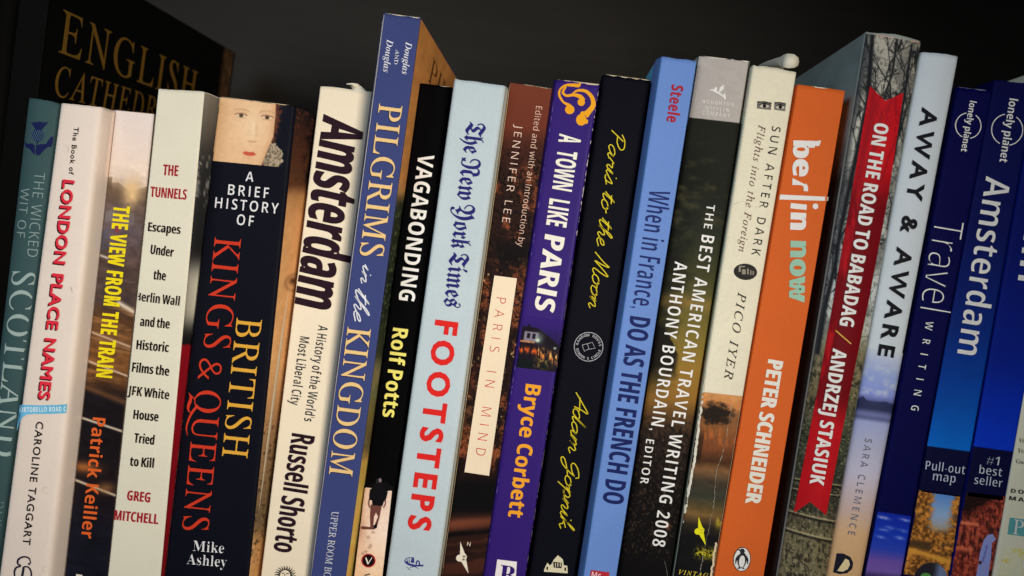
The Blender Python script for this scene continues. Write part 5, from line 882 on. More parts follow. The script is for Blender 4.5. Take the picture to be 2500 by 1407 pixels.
# ------------------------------------------------------------------ 8 black with walking man
b = Book("paperback_book", "black paperback with bold white capitals, a yellow name and a walking man on sand", [(1024, 203), (861, 1407)], [(1104, 213), (936, 1407)], (6, 6, 8),
         Y=(7, 4), cpx=980, rough=.5, spec=.025, r=1.4, RO=[(1107, 214), (940, 1407)], fd=2)
T(b, "title", "VAGABONDING", 'B', (1022, 375), (973, 732), 39, (236, 234, 232), wx=4, wy=2, space=30)
T(b, "author_name", "Rolf Potts", 'B', (960, 800), (933, 1017), 37, (240, 230, 122), wx=10, wy=0, space=10, word=230)
def p_sand(x, y, U, V):
    n = fbm(x / 6, y / 6, 4); c = ramp(y, [(1180, (226, 198, 182)), (1300, (244, 220, 204)), (1410, (246, 206, 172))])
    c = mix(c, (196, 150, 130), np.exp(-((x - 882) / 12) ** 2 - ((y - 1290) / 40) ** 2) * .6)
    for fx, fy in ((911, 1300), (899, 1312), (905, 1332), (902, 1337), (893, 1347), (885, 1352)): c = mix(c, (150, 120, 104), np.exp(-((x - fx) / 4) ** 2 - ((y - fy) / 3) ** 2) * .75)
    return c * (.95 + .1 * n[..., None])
b.patch("cover_picture", [(891, 1190), (957, 1199), (930, 1440), (861, 1440)], p_sand, 2, .0001)
k = Ink(b, "walking_figure"); JK = (16, 15, 20)
k.poly([(886, 1188), (912, 1180), (940, 1176), (962, 1190), (961, 1196), (945, 1200), (933, 1196), (915, 1182), (889, 1192)], (13, 13, 16), .00016)
k.poly([(905, 1232), (903, 1262), (904, 1290), (911, 1291), (913, 1262), (918, 1252), (923, 1262), (917, 1276), (913, 1288), (918, 1291), (921, 1284), (927, 1262), (932, 1236)], (108, 66, 60), .0002)
k.poly([(872, 1288), (886, 1285), (912, 1288), (916, 1293), (890, 1293), (873, 1291)], (110, 66, 58), .00019)
k.stroke([(902, 1218), (900, 1230), (903, 1240)], 3.5, (126, 84, 76)); k.stroke([(940, 1218), (941, 1230), (936, 1240)], 3.5, (126, 84, 76))
k.poly([(914, 1181), (908, 1193), (903, 1196), (901, 1212), (902, 1221), (908, 1222), (909, 1234), (934, 1236), (937, 1226), (943, 1218), (947, 1202), (940, 1196), (938, 1186), (930, 1178)], JK, .00024)
k.disc(925, 1177, 7.5, 10, (38, 34, 40), .00022); k.disc(928, 1173, 3.6, 5, (128, 118, 122), .0003); k.poly([(911, 1284), (920, 1278), (921, 1288), (913, 1292)], JK, .00026); k.done()
k = Ink(b, "publisher_emblem"); k.disc(899.5, 1369, 17.5, 17, (178, 40, 44)); k.disc(899.5, 1369, 14.3, 14, (18, 14, 16), .00026)
k.stroke([(893, 1361.5), (898.5, 1377.5)], 3.4, (238, 230, 224), .00034, smooth=False); k.stroke([(898.3, 1377.5), (908, 1361.5)], 1.8, (238, 230, 224), .00034, smooth=False)
k.text("V", 'W', (889, 1399), (888.5, 1410), 14, (50, 44, 44)); k.done()
wear(b, (1028, 204), (1102, 213), 1.6, (190, 176, 160), .5, 2)

# ------------------------------------------------------------------ 9 pale blue grey
b = Book("paperback_book", "pale blue grey paperback with navy blackletter and widely spaced red capitals", [(1108, 192), (941, 1407)], [(1233, 210), (1068, 1407)], (186, 201, 210),
         Y=(-1, -1), RO=[(1240, 213), (1074, 1407)], fd=3.5, cpx=1090, r=1.8, mott=.06, rough=.6)
T(b, "title", "The New York Times", 'F', (1140, 296), (1083, 748), 45, (40, 40, 112), wx=8, wy=0, space=-10, word=190)
T(b, "title", "FOOTSTEPS", 'g', (1063, 780), (994, 1292), 57, (216, 40, 38), wx=46, wy=30, space=210)
k = Ink(b, "boat_emblem"); BL = (52, 56, 130)
k.poly([(987, 1371), (992, 1370), (1000, 1376), (1016, 1380), (1034, 1379), (1034, 1383), (1012, 1384), (998, 1381), (990, 1376)], BL)
k.stroke([(987, 1370), (994, 1363), (1006, 1362)], 1.5, BL); k.poly([(1003, 1374), (1005, 1364), (1009, 1360), (1011, 1364), (1011, 1375)], BL); k.stroke([(1016, 1379), (1018, 1371), (1023, 1371), (1024, 1380)], 3, BL)
k.line((994, 1366), (996, 1374), 1.6, BL); k.line((999, 1364), (1000, 1374), 1.4, BL); k.stroke([(993, 1384), (998, 1390), (1003, 1392)], 1.3, BL); k.stroke([(1001, 1386), (1012, 1384), (1022, 1389)], 1.3, BL)
k.done()
def p_foot(d, y, px, z): return const(d, (196, 184, 152)) * (.9 + .2 * fbm(y / 30, d / 3, 2)[..., None])
b.side_patch("cover_edge", 'r', .9, 40, p_foot, nd=10, nz=60)

# ------------------------------------------------------------------ 10 dark trees, cream label
b = Book("paperback_book", "dark brown paperback with bare trees and a narrow cream label with thin red capitals", [(1245, 201), (1078, 1407)], [(1349, 217), (1182, 1407)], (84, 40, 28),
         Y=(4, 3), LO=[(1241, 202), (1076, 1407)], fd=2, cpx=1220, rough=.42, r=.8)
def p_pim(x, y, U, V):
    n = fbm(x / 12, y / 12, 3); n2 = fbm(x / 5, y / 6, 8); n3 = fbm(x / 26, y / 40, 5, 3)
    c = ramp(y, [(200, (112, 56, 40)), (310, (104, 50, 36)), (350, (70, 36, 28)), (420, (48, 28, 24)), (1160, (30, 18, 16)), (1180, (12, 11, 13)), (1245, (12, 11, 13)), (1260, (40, 24, 20)), (1290, (84, 44, 32)), (1420, (60, 34, 28))])
    gl = sm(n3, .46, .66) * sm(y, 380, 440) * (1 - sm(y, 1120, 1170))
    c = mix(c, (150, 80, 48), gl * (.45 + .6 * n)); tw = np.abs(n - .5) < .03; tw2 = np.abs(n2 - .5) < .045
    c = mix(c, (14, 11, 12), (tw * .95 + 0.) * sm(y, 330, 400) * (1 - sm(y, 1140, 1180))); c = mix(c, (18, 13, 13), tw2 * .8 * sm(y, 350, 420) * (1 - sm(y, 1140, 1180)))
    c = mix(c, (206, 168, 118), sm(n2 * .6 + n * .4, .66, .74) * sm(y, 560, 660) * (1 - sm(y, 1000, 1100)) * .9)
    c = mix(c, (12, 11, 13), np.exp(-((y - 622) / 34) ** 2) * .8)
    sl = y + (x - 1130) * .1; band = np.sin(sl / 8 + 2 * fbm(x / 30, y / 18, 4)); lowr = sm(y, 1240, 1275)
    c = mix(c, (14, 11, 13), lowr * (.5 * sm(band, -.2, .8) + .8 * np.exp(-((sl - 1300) / 8) ** 2) + .6 * np.exp(-((sl - 1338) / 13) ** 2))); c = mix(c, (156, 84, 60), lowr * np.exp(-((sl - 1275) / 14) ** 2) * .5)
    c = mix(c, (150, 96, 60), np.exp(-((x - 1140) / 22) ** 2 - ((y - 1010) / 55) ** 2) * .5 * sm(n, .4, .6))
    return c
b.spine_patch("cover_picture", None, 1500, p_pim, step=2.2)
PK = (222, 186, 168)
T(b, "editor_line", "Edited and with an Introduction by", 'n', (1309, 259), (1263, 601), 15, PK, wx=-8, wy=-8, space=25, word=250)
T(b, "editor_name", "JENNIFER LEE", 'n', (1258, 304), (1226, 542), 18.5, (228, 200, 184), wx=-12, wy=-10, space=160, word=300)
k = Ink(b, "label_panel"); k.poly([(1207, 673), (1262, 680), (1194, 1162), (1134, 1153)], (234, 216, 190), .00022); k.done()
T(b, "title", "PARIS IN MIND", 'n', (1213, 726), (1161, 1111), 23, (194, 62, 50), wx=-14, wy=-14, space=420, word=500, off=.0003)
def compass(book, part, cx, cy, s, c, c2, c3):
    k = Ink(book, part)
    k.poly([(cx - 2 * s, cy - 39 * s), (cx + 8 * s, cy - 12 * s), (cx + 14 * s, cy - 4 * s), (cx + 12 * s, cy + 4 * s), (cx + 18 * s, cy + 39 * s), (cx + 3 * s, cy + 14 * s), (cx - 2 * s, cy + 6 * s), (cx - 3 * s, cy - 4 * s)], c)
    k.disc(cx - 4 * s, cy + 1 * s, 8.5 * s, 8.5 * s, c, .00026); k.poly([(cx + 2 * s, cy - 5 * s), (cx + 13 * s, cy - 5 * s), (cx + 6 * s, cy + 1 * s)], c2, .00032); k.poly([(cx + 4 * s, cy + 1 * s), (cx + 12 * s, cy + 6 * s), (cx + 2 * s, cy + 7 * s)], c2, .00032)
    if c3: k.text("N", 'g', (cx + 14 * s, cy - 29 * s), (cx + 22 * s, cy - 28 * s), 10 * s, c3)
    k.done()
compass(b, "compass_emblem", 1126, 1362, 1.0, (232, 224, 206), (130, 118, 104), (226, 214, 196))
Ink(b, "worn_edge").line((1245, 206), (1078, 1407), 2.4, (190, 172, 144)).done(); wear(b, (1250, 202), (1348, 217), 2.6, (200, 178, 150), .7, 3)
Ink(b, "worn_edge").stroke([(1225, 1104), (1219, 1160), (1210, 1217)], [1, 4, 2], (190, 138, 42), smooth=False).done()

# ------------------------------------------------------------------ 11 purple
b = Book("paperback_book", "purple paperback with cream capitals, an orange swirl and a night street photo", [(1358, 194), (1182, 1407)], [(1464, 206), (1283, 1407)], (49, 29, 110),
         Y=(1, 1), LO=[(1352, 197), (1177, 1407)], fd=3, cpx=1330, rough=.32, r=1.2, spec=.08, jag=.3, mott=.08)
CR = (238, 226, 216); OG = (240, 158, 34)
k = Ink(b, "swirl_emblem")
k.stroke([(1418, 201), (1412, 209), (1398, 208), (1380, 209), (1367, 220), (1366, 234), (1376, 250), (1390, 258), (1397, 268)], [3, 9, 8, 5, 5, 6, 5, 8, 12], OG)
k.disc(1391, 268, 11.5, 11, OG)
k.stroke([(1382, 212), (1374, 226), (1384, 234), (1400, 232), (1416, 236), (1424, 246)], [4, 6, 6, 7, 10, 12], OG); k.disc(1419, 250, 9, 9, OG)
k.stroke([(1398, 228), (1412, 221), (1432, 224), (1446, 240), (1448, 258), (1438, 272), (1428, 282)], [3, 6, 8, 10, 12, 13, 18], OG); k.disc(1419, 293, 12.5, 14, OG); k.disc(1430, 297, 6, 6, OG); k.disc(1423, 277, 6, 5, OG); k.done()
for s_, B0, B1, h in (("A", (1366, 326), (1363, 346), 54), ("TOWN", (1361.5, 366), (1347.5, 462), 49), ("LIKE", (1342, 484), (1333, 550), 50), ("PARIS", (1331, 571), (1304, 758), 49)):
    T(b, "title", s_, 'B', B0, B1, h, CR, wx=14 if s_ != "PARIS" else 22, wy=4, space=20, shear=.06)
T(b, "author_name", "Bryce Corbett", 'B', (1284, 937), (1240, 1261), 38, (238, 160, 44), wx=14, wy=4, space=14, word=250)
def p_night(x, y, U, V):
    X = (U - .5); n = fbm(x / 5, y / 5, 4); n2 = fbm(x / 3, y / 12, 9)
    c = mix(const(x, (49, 29, 110)), (34, 26, 74), sm(V, .05, .5))
    roof = .20 + .5 * np.maximum(U - .35, 0) ** 1.2 - .05 * (np.abs(U - .16) < .04)
    c = mix(c, (24, 20, 30), sm(V - roof, -.01, .02))
    wall = sm(V, .28, .31) * (1 - sm(U, .40, .46)) * sm(U, .06, .09) * (1 - sm(V, .46, .5)); c = mix(c, (128, 120, 136), wall)
    for wx in (.18, .32): c = mix(c, (26, 20, 40), ((np.abs(U - wx) < .04) & (V > .32) & (V < .42)) * 1.)
    c = mix(c, (250, 168, 96), np.exp(-((V - .49) / .015) ** 2) * (U < .36) * (.3 + n)); c = mix(c, (232, 96, 36), sm(n2, .40, .62) * np.exp(-((V - .655) / .055) ** 2) * (U < .5) * .95)
    c = mix(c, (210, 130, 62), sm(n2, .42, .66) * np.exp(-((V - .70 - .12 * (U - .5)) / .11) ** 2) * sm(U, .44, .5)); c = mix(c, (246, 206, 120), sm(n * n2, .30, .42) * np.exp(-((V - .64 - .2 * (U - .5)) / .06) ** 2) * sm(U, .44, .5))
    c = mix(c, (158, 138, 62), sm(n, .42, .6) * np.exp(-((U - .64) / .2) ** 2 - ((V - .86) / .1) ** 2) * .95)
    c = mix(c, (14, 22, 24), np.exp(-((U - .70) / .10) ** 2 - ((V - .92) / .06) ** 2) * .9 + sm(V, .8, .86) * (U < .4) * .9)
    c = mix(c, (226, 246, 230), np.exp(-((U - .43) / .045) ** 2 - ((V - .44) / .03) ** 2) * 1.2); c = mix(c, (190, 214, 190), np.exp(-((U - .88) / .03) ** 2 - ((V - .55) / .02) ** 2))
    c = mix(c, (150, 176, 160), np.exp(-((U - .46) / .1) ** 2 - ((V - .40) / .1) ** 2) * .5)
    return c
b.patch("cover_picture", [(1280, 770), (1378, 783), (1357, 909), (1260, 897)], p_night, 1.6)
wear(b, (1362, 194.5), (1463, 206), 3.6, (196, 180, 160), .8, 3, step=3); wear(b, (1462.5, 215), (1285, 1395), 2.2, (196, 184, 192), .44, 8, step=2.6); wear(b, (1184, 1395), (1358, 200), 1.8, (110, 92, 170), .34, 12, step=2.6)
k = Ink(b, "publisher_emblem"); k.poly([(1214, 1366), (1262, 1372), (1258, 1430), (1206, 1424)], (236, 230, 232))
k.text("B", 'W', (1217, 1425), (1254, 1430), 46, (49, 29, 110), wx=10, off=.0003); k.done()

# ------------------------------------------------------------------ 12 near black, yellow handwriting
b = Book("paperback_book", "near black navy paperback with thin yellow handwriting", [(1474, 181), (1291, 1407)], [(1590, 196), (1403, 1407)], (13, 14, 23),
         Y=(5, 5), LO=[(1470, 184), (1288, 1407)], fd=2.5, cpx=1440, rough=.46, r=1.2, spec=.03, jag=.25)
YL = (206, 188, 42)
script(b, "title", "Paris to the Moon", (1492, 318), (1436, 752), 17.5, 2.5, YL, slant=.35, word=.75)
script(b, "author_name", "Adam Gopnik", (1406, 958), (1364, 1290), 16.5, 2.5, YL, slant=.35, word=.6, seed=4)
k = Ink(b, "publisher_emblem"); GY = (176, 176, 184)
k.ring(1437, 847, 35, 1.5, GY)
def arc_text(k, string, style, cx, cy, r, a0, a1, h, color, inside=False, wx=0):
    """letters round a circle: a0 to a1 degrees, measured clockwise in the photo from the right"""
    n = len(string)
    for i, ch in enumerate(string):
        if ch == ' ': continue
        a = math.radians(a0 + (a1 - a0) * (i + .5) / n); ro = np.array([math.cos(a), math.sin(a)]); up = -ro if inside else ro
        right = np.array([-up[1], up[0]]); p = np.array([cx, cy]) + ro * r; lp = text_loops(ch, style, wx, wx); x1 = max(q[:, 0].max() for g in lp for q in g); x0 = min(q[:, 0].min() for g in lp for q in g)
        for g in lp: k.loops([p + ((q[:, :1] - (x0 + x1) / 2) * right + q[:, 1:] * up) / CAP[style] * h for q in g], color, .00022)
arc_text(k, "RANDOM HOUSE", 'B', 1437, 847, 25.5, 188, 360, 6.2, GY, wx=-10); arc_text(k, "READER'S CIRCLE", 'B', 1437, 847, 31.5, 172, 14, 6.2, GY, True, -10)
k.stroke([(1421, 843), (1427, 858), (1436, 853), (1453, 851), (1446, 836), (1436, 839), (1421, 843)], 1.1, GY, smooth=False); k.line((1434, 839), (1438, 853), 1, GY); k.done()
k = Ink(b, "house_emblem"); HC = (214, 206, 176)
k.poly([(1328, 1393), (1333, 1380), (1337, 1374), (1342, 1381), (1347, 1377), (1351, 1368), (1362, 1356), (1374, 1366), (1376, 1380), (1385, 1382), (1386, 1400), (1328, 1396)], HC)
for q in (((1350, 1372), (1372, 1374), (1371, 1388), (1352, 1386)), ((1334, 1384), (1338, 1384), (1338, 1392), (1334, 1391)), ((1378, 1386), (1382, 1386), (1382, 1394), (1378, 1394))): k.poly(list(q), (34, 34, 44), .00026)
for x in (1355, 1361, 1367): k.poly([(x, 1375), (x + 2, 1375), (x + 2, 1384), (x, 1384)], HC, .0003)
k.done()
wear(b, (1478, 181.5), (1589, 196), 2.6, (180, 166, 140), .75, 4, step=3); wear(b, (1588, 215), (1404, 1400), 1.2, (90, 88, 94), .34, 9, step=3)

# ------------------------------------------------------------------ 13 light blue
b = Book("paperback_book", "light blue paperback with dark blue condensed title and a small dark red name", [(1616, 138), (1425, 1407)], [(1701, 150), (1505, 1407)], (97, 130, 195),
         Y=(-3, -2), LO=[(1603, 145), (1413, 1407)], fd=5, cpx=1560, r=.7, rough=.45)
T(b, "author_name", "Steele", 'B', (1641, 206), (1627, 297), 28.5, (152, 34, 50), wx=20, wy=0, space=30)
T(b, "title", "When in France,", 'B', (1587, 462), (1544, 752), 50, (30, 42, 98), wx=-4, wy=-16, space=30, word=200)
T(b, "title", "DO AS THE FRENCH DO", 'B', (1539, 771), (1471, 1227), 50, (26, 36, 90), wx=28, wy=0, space=40, word=230)
k = Ink(b, "publisher_emblem"); k.poly([(1443, 1392), (1488, 1398), (1484, 1430), (1438, 1424)], (176, 44, 56)); k.text("Mc", 'B', (1444, 1409), (1466, 1412), 13, (226, 200, 206), wx=-14, off=.0003); k.done()
def p_ste(d, y, px, z): return const(d, (74, 138, 222)) * (.94 + .12 * fbm(y / 40, d / 6, 2)[..., None])  # left cover painted brighter blue than the spine, imitating cool light on it
b.side_patch("cover_edge", 'l', .6, 120, p_ste, nd=10, nz=40, gain=1.6)

# ------------------------------------------------------------------ 14 dark skyline, grey block
b = Book("paperback_book", "dark paperback with a grey block at the top and two columns of white capitals", [(1706, 136), (1509, 1407)], [(1831, 150), (1636, 1407)], (34, 36, 30),
         Y=(1, 1), LO=[(1696, 146), (1503, 1407)], fd=5, cpx=1670, rough=.4, r=1.4, bulge=.6, jag=.25)
def p_best(x, y, U, V):
    n = fbm(x / 16, y / 12, 3); n2 = fbm(x / 5, y / 7, 8); n3 = fbm(x / 40, y / 22, 6)
    q = y - (x - 1700) * .12
    c = ramp(q, [(290, (26, 28, 23)), (470, (24, 27, 22)), (560, (34, 38, 30)), (660, (52, 54, 32)), (760, (92, 84, 40)), (830, (112, 98, 44)), (900, (134, 104, 44)), (980, (132, 94, 40)), (1030, (76, 54, 32)), (1070, (40, 30, 26)), (1200, (18, 15, 16)), (1420, (13, 12, 14))])
    c = mix(c, (19, 21, 18), (1 - sm(U + (n3 - .5) * .7, .05, .55)) * sm(q, 330, 420) * (1 - sm(q, 900, 1000)) * .85)
    c = mix(c, (66, 62, 40), sm(n3, .52, .80) * (1 - sm(q, 560, 640)) * sm(q, 320, 360) * .6); c = mix(c, (150, 116, 58), np.exp(-((q - 742) / 16) ** 2) * (.4 + n) * .5)
    hill = 800 + 60 * U + 130 * np.clip(U - .2, 0, 1) + 12 * (n2 - .5)
    c = mix(c, (22, 20, 18), sm(q - hill, 0, 6) * (1 - sm(U, .42, .55)) * (1 - sm(q, 900, 930)) * .95)
    bl = (np.floor(x / 7) * 7.3 + np.floor(y / 9) * 3.1); h = np.abs(np.sin(bl * 12.9898) * 43758.5) % 1
    n4 = fbm(x / 4, y / 5, 13); c = mix(c, (92, 70, 52), sm(n4, .58, .72) * sm(q, 1010, 1060) * (1 - sm(q, 1350, 1400)) * .55); c = mix(c, (12, 11, 13), sm(n2, .5, .66) * sm(q, 1010, 1060) * .7)
    c = mix(c, (160, 96, 58), np.exp(-((x - 1630) / 5) ** 2 - ((y - 1285) / 9) ** 2) * .8)
    g = q < 288.5
    return np.where(g[..., None], np.array([160., 155, 152]) * (.96 + .06 * n[..., None]), c)
b.spine_patch("cover_picture", None, 1500, p_best, step=2.3)
def p_bestl(d, y, px, z):
    c = np.where((y < 300)[..., None], np.array([150., 158, 160]), np.array([26., 28, 30])); return c * np.ones(d.shape + (1,))
b.side_patch("cover_edge", 'l', .4, 60, p_bestl, nd=16, nz=200)
k = Ink(b, "dolphin_emblem"); DL = (216, 214, 210)
k.stroke([(1733, 221), (1740, 220), (1748, 224), (1757, 229), (1766, 236), (1771, 244)], [1, 4, 5, 4, 3, 1], DL); k.poly([(1754, 226), (1758, 214), (1768, 207), (1766, 216), (1772, 212), (1762, 222)], DL); k.poly([(1743, 221), (1746, 212), (1751, 215), (1749, 224)], DL); k.poly([(1766, 232), (1770, 226), (1772, 240), (1771, 246)], DL); k.done()
for s_, x0, y0, x1, y1 in (("HOUGHTON", 1714.5, 252, 1791, 260), ("MIFFLIN", 1722, 267.5, 1779, 274), ("COMPANY", 1715, 279, 1781, 287.5)): T(b, "publisher_name", s_, 'B', (x0, y0), (x1, y1), 9, (206, 204, 200), wx=-26, wy=-22, space=170)
WT = (230, 228, 216)
T(b, "title", "THE", 'B', (1726, 499), (1718, 557), 20, WT, wx=-12, wy=-18, space=110)
T(b, "title", "BEST AMERICAN TRAVEL WRITING 2008", 'B', (1714, 573), (1592, 1332), 31, WT, wx=-5, wy=-12, space=90, word=260)
T(b, "author_name", "ANTHONY BOURDAIN,", 'B', (1648, 638), (1588, 1050), 31, WT, wx=-5, wy=-12, space=90, word=280)
T(b, "author_name", "EDITOR", 'B', (1578, 1072), (1563, 1180), 19.5, WT, wx=-12, wy=-18, space=120)
wear(b, (1710, 136.5), (1830, 150), 2.6, (200, 196, 188), .65, 8)
k = Ink(b, "scratch_mark"); k.stroke([(1622, 1370), (1626, 1385), (1630, 1407)], 1.2, (90, 88, 86)); k.done()

# ------------------------------------------------------------------ 15 worn grey white
b = Book("paperback_book", "worn grey white paperback with peeling edges and a dark photo across its lower spine", [(1838, 159), (1644, 1407)], [(1946, 176), (1742, 1407)], (208, 199, 179),
         Y=(1, 1), LO=[(1831, 162), (1638, 1407)], fd=4, cpx=1790, rough=.5, r=1.2, jag=.3, mott=.08, bulge=.4)
def p_sun(x, y, U, V):
    n = fbm(x / 14, y / 9, 3); n2 = fbm(x / 6, y / 24, 7); q = y - (x - 1760) * .12
    c = ramp(q, [(960, (176, 128, 82)), (985, (186, 122, 70)), (1010, (122, 82, 52)), (1050, (120, 76, 44)), (1090, (112, 64, 38)), (1130, (64, 40, 26)), (1150, (112, 80, 52)), (1180, (58, 50, 40)), (1215, (50, 52, 44)), (1240, (74, 64, 42)), (1262, (110, 84, 48)), (1290, (40, 34, 28)), (1320, (18, 18, 20)), (1500, (16, 17, 22))])
    c = mix(c, (28, 22, 20), sm(1 - ((U - .42) / .44) ** 2 - ((q - 1012) / 32) ** 2 + (n - .5) * 1.6, -.1, .6) * .95)
    c = mix(c, (170, 92, 44), sm(n2, .5, .7) * np.exp(-((q - 1065) / 26) ** 2) * .7); c = mix(c, (24, 20, 18), (U < .22) * sm(q, 1040, 1080) * (1 - sm(q, 1120, 1150)) * .6)
    c = mix(c, (206, 190, 40), sm(fbm(x / 3, y / 2.2, 5) + .2 * (U - .5), .50, .62) * np.exp(-((q - 1356) / 13) ** 2) * sm(U, .35, .55) * .95); c = mix(c, (150, 130, 40), sm(n, .5, .6) * np.exp(-((q - 1275) / 14) ** 2) * sm(U, .8, .9))
    return c * (.85 + .3 * n[..., None])
b.spine_patch("cover_picture", 957, 1500, p_sun, step=2)
def p_suns(d, y, px, z):
    n = fbm(y / 12, d / 2, 4); c = mix(const(d, (176, 196, 184)), (210, 212, 200), sm(n, .4, .6)); return mix(c, (70, 78, 70), sm(y, 950, 1010) * .8)
b.side_patch("cover_edge", 'l', .8, 60, p_suns, nd=14, nz=200)
T(b, "title", "SUN AFTER DARK", 'B', (1886, 308), (1835, 622), 20.5, (34, 32, 34), wx=-30, wy=-26, space=170, word=300)
T(b, "subtitle", "Flights into the Foreign", 'I', (1853, 304), (1803, 614), 17, (96, 72, 64), space=70, word=260)
T(b, "author_name", "PICO IYER", 'I', (1803, 713), (1768, 924), 20.5, (52, 44, 42), space=130, word=300, wx=2)
k = Ink(b, "eye_pictures")
for (x0, y0, x1, y1, sh) in ((1849, 247, 1884, 267, .12), (1891, 249, 1919, 270, .12)):
    k.poly([(x0, y0), (x1, y0 + (x1 - x0) * .1), (x1 - 2, y1 + 2), (x0 - 1, y1 - 2)], (104, 100, 96)); m = ((x0 + x1) / 2, (y0 + y1) / 2 + 1)
    k.disc(m[0], m[1] + 1, 11, 4.5, (178, 172, 160), .00024); k.disc(m[0], m[1] + 1, 4.6, 4.6, (26, 24, 26), .0003); k.stroke([(x0 + 3, m[1] - 1), (m[0], m[1] - 5), (x1 - 3, m[1])], [2, 3.4, 2], (28, 26, 28), .0003); k.stroke([(x0 + 1, y0 + 3), (m[0], y0 + 2), (x1 - 1, y0 + 6)], 3, (44, 42, 42), .0003)
k.done()
k = Ink(b, "oval_picture"); k.disc(1820, 664, 28.5, 20, (38, 36, 36), rot=.08)
for i, (x, y, w, h) in enumerate(((1806, 658, 5, 12), (1816, 664, 9, 12), (1826, 663, 4, 14), (1833, 666, 3, 12), (1839, 667, 3, 10), (1812, 651, 14, 3))): k.poly([(x - w / 2, y - h / 2), (x + w / 2, y - h / 2), (x + w / 2, y + h / 2), (x - w / 2, y + h / 2)], (128, 122, 112), .00026)
k.done()
compass(b, "compass_emblem", 1707, 1297, .92, (226, 206, 30), (198, 180, 40), None)
T(b, "publisher_name", "VINTAGE", 'I', (1657, 1402), (1741, 1413), 11, (206, 186, 60), space=160)
WE = (206, 203, 190); rng = np.random.RandomState(5)
ys = np.arange(905, 1392, 6.); xs = np.interp(ys, [900, 1000, 1120, 1230, 1385], [1724, 1711, 1696, 1675, 1645]) + rng.randn(len(ys)) * .9
Ink(b, "peeling_edge").stroke(np.stack([xs, ys], -1), np.interp(ys, [905, 960, 1230, 1330, 1390], [1, 5.5, 6, 3.5, 1.2]) * (.7 + .6 * rng.rand(len(ys))), WE, .0003, smooth=False).done()
ys = np.arange(985, 1407, 5.); xs = np.interp(ys, [985, 1090, 1150, 1230, 1290, 1407], [1787, 1770, 1749, 1743, 1731, 1707]) + rng.randn(len(ys)) * 1.0
Ink(b, "crease").stroke(np.stack([xs, ys], -1), 1.1 * (.1 + 1.1 * rng.rand(len(ys)) ** 2), (170, 162, 146), .0003, smooth=False).done()
ys = np.arange(1325, 1425, 5.); Ink(b, "peeling_edge").stroke(np.stack([np.interp(ys, [1325, 1425], [1748, 1733]) + rng.randn(len(ys)), ys], -1), 4.5, (206, 188, 160), .0003, smooth=False).done()
wear(b, (1842, 160), (1945, 176), 2.2, (176, 168, 150), .5, 8); Ink(b, "crease").stroke([(1790, 500), (1815, 492), (1840, 505), (1880, 500)], .9, (184, 180, 164), .0003).done()

# ------------------------------------------------------------------ 16 orange
b = Book("paperback_book", "bright orange paperback with chunky cream and mint lower case letters", [(1948, 206), (1744, 1407)], [(2064, 222), (1865, 1407)], (182, 84, 34),
         Y=(1, 1), cpx=1900, rough=.55, r=.6, mott=.06)
CO = (240, 220, 208)
k = Ink(b, "title")
def fat(s_, c, B0, B1, xh, cut=True): k.text(s_, 'B', B0, B1, xh * 714 / 536, c, wx=42, wy=10, space=24)
fat("ber", CO, (1937, 343), (1934, 467), 37); k.poly([(1976, 346.5), (2005, 343), (2000, 357), (1975, 356)], CO); k.poly([(1897, 475), (2023, 481), (2021.5, 491), (1895, 487)], CO)
k.poly([(1931, 496), (1970, 500), (1969, 513), (1929.5, 509)], CO); k.disc(1991, 504, 7, 7, CO); k.text("n", 'B', (1930.5, 519), (1929, 561), 37 * 714 / 536, CO, wx=46, wy=10)
fat("now", (128, 166, 148), (1930, 588), (1926, 738), 37); k.done()
T(b, "author_name", "PETER SCHNEIDER", 'B', (1876, 877), (1819, 1229), 37, (236, 208, 192), wx=50, wy=6, space=30, word=290)
k = Ink(b, "penguin_emblem"); k.disc(1811.5, 1366, 21.5, 30, (34, 34, 40), rot=.1); k.disc(1811.5, 1366, 19.8, 28.2, (214, 216, 222), .00026, rot=.1); PKC = (36, 38, 46)
k.disc(1811.5, 1368, 11, 19, PKC, .00034, rot=.12); k.disc(1812.5, 1346, 6, 6.5, PKC, .00034); k.poly([(1807, 1341), (1807, 1346), (1801, 1343)], PKC, .00034)
k.disc(1811.5, 1371, 7.2, 14.5, (216, 218, 224), .00042, rot=.12); k.stroke([(1804, 1356), (1798, 1366), (1796, 1377)], [4, 5, 1.5], PKC, .00036); k.stroke([(1821, 1357), (1825, 1368), (1825, 1378)], [4, 5, 1.5], PKC, .00036)
k.poly([(1799, 1389), (1806, 1384), (1808, 1389)], PKC, .00036); k.poly([(1811, 1390), (1814, 1385), (1819, 1389)], PKC, .00036); k.done()
wear(b, (1960, 208), (2022, 216), 3, (216, 190, 170), .8, 3)

# ------------------------------------------------------------------ 17 bare trees, red ribbon, round spine
b = Book("hardback_book", "tall hardback with bare black trees and a red printed ribbon down its rounded spine", [(2112, 80), (1896, 1407)], [(2249, 103), (2016, 1407)], (132, 138, 132),
         Y=(2, 2), LO=[(2106, 84), (1890, 1407)], fd=2.5, bulge=3.2, r=1.2, depth=146, cpx=2060, rough=.4, jag=.35)
rng = np.random.RandomState(11); TW = []
for P in ([(2130, 86), (2118, 250), (2086, 400), (2052, 560), (2040, 640), (2012, 760), (1996, 860)], [(2190, 96), (2178, 180), (2152, 262)], [(2226, 110), (2206, 250), (2180, 400)]):
    for (a0, b0), (a1, b1) in zip(P[:-1], P[1:]): TW.append((a0, b0, a1, b1, 11 if P[0][0] == 2130 else 6))
def grow(x, y, a, l, w, dep):
    x1, y1 = x + math.cos(a) * l, y + math.sin(a) * l; TW.append((x, y, x1, y1, w))
    if dep == 0: return
    for _ in range(2 if dep > 1 else 3): grow(x1, y1, a + rng.uniform(-.55, .55), l * rng.uniform(.66, .9), w * .68, dep - 1)
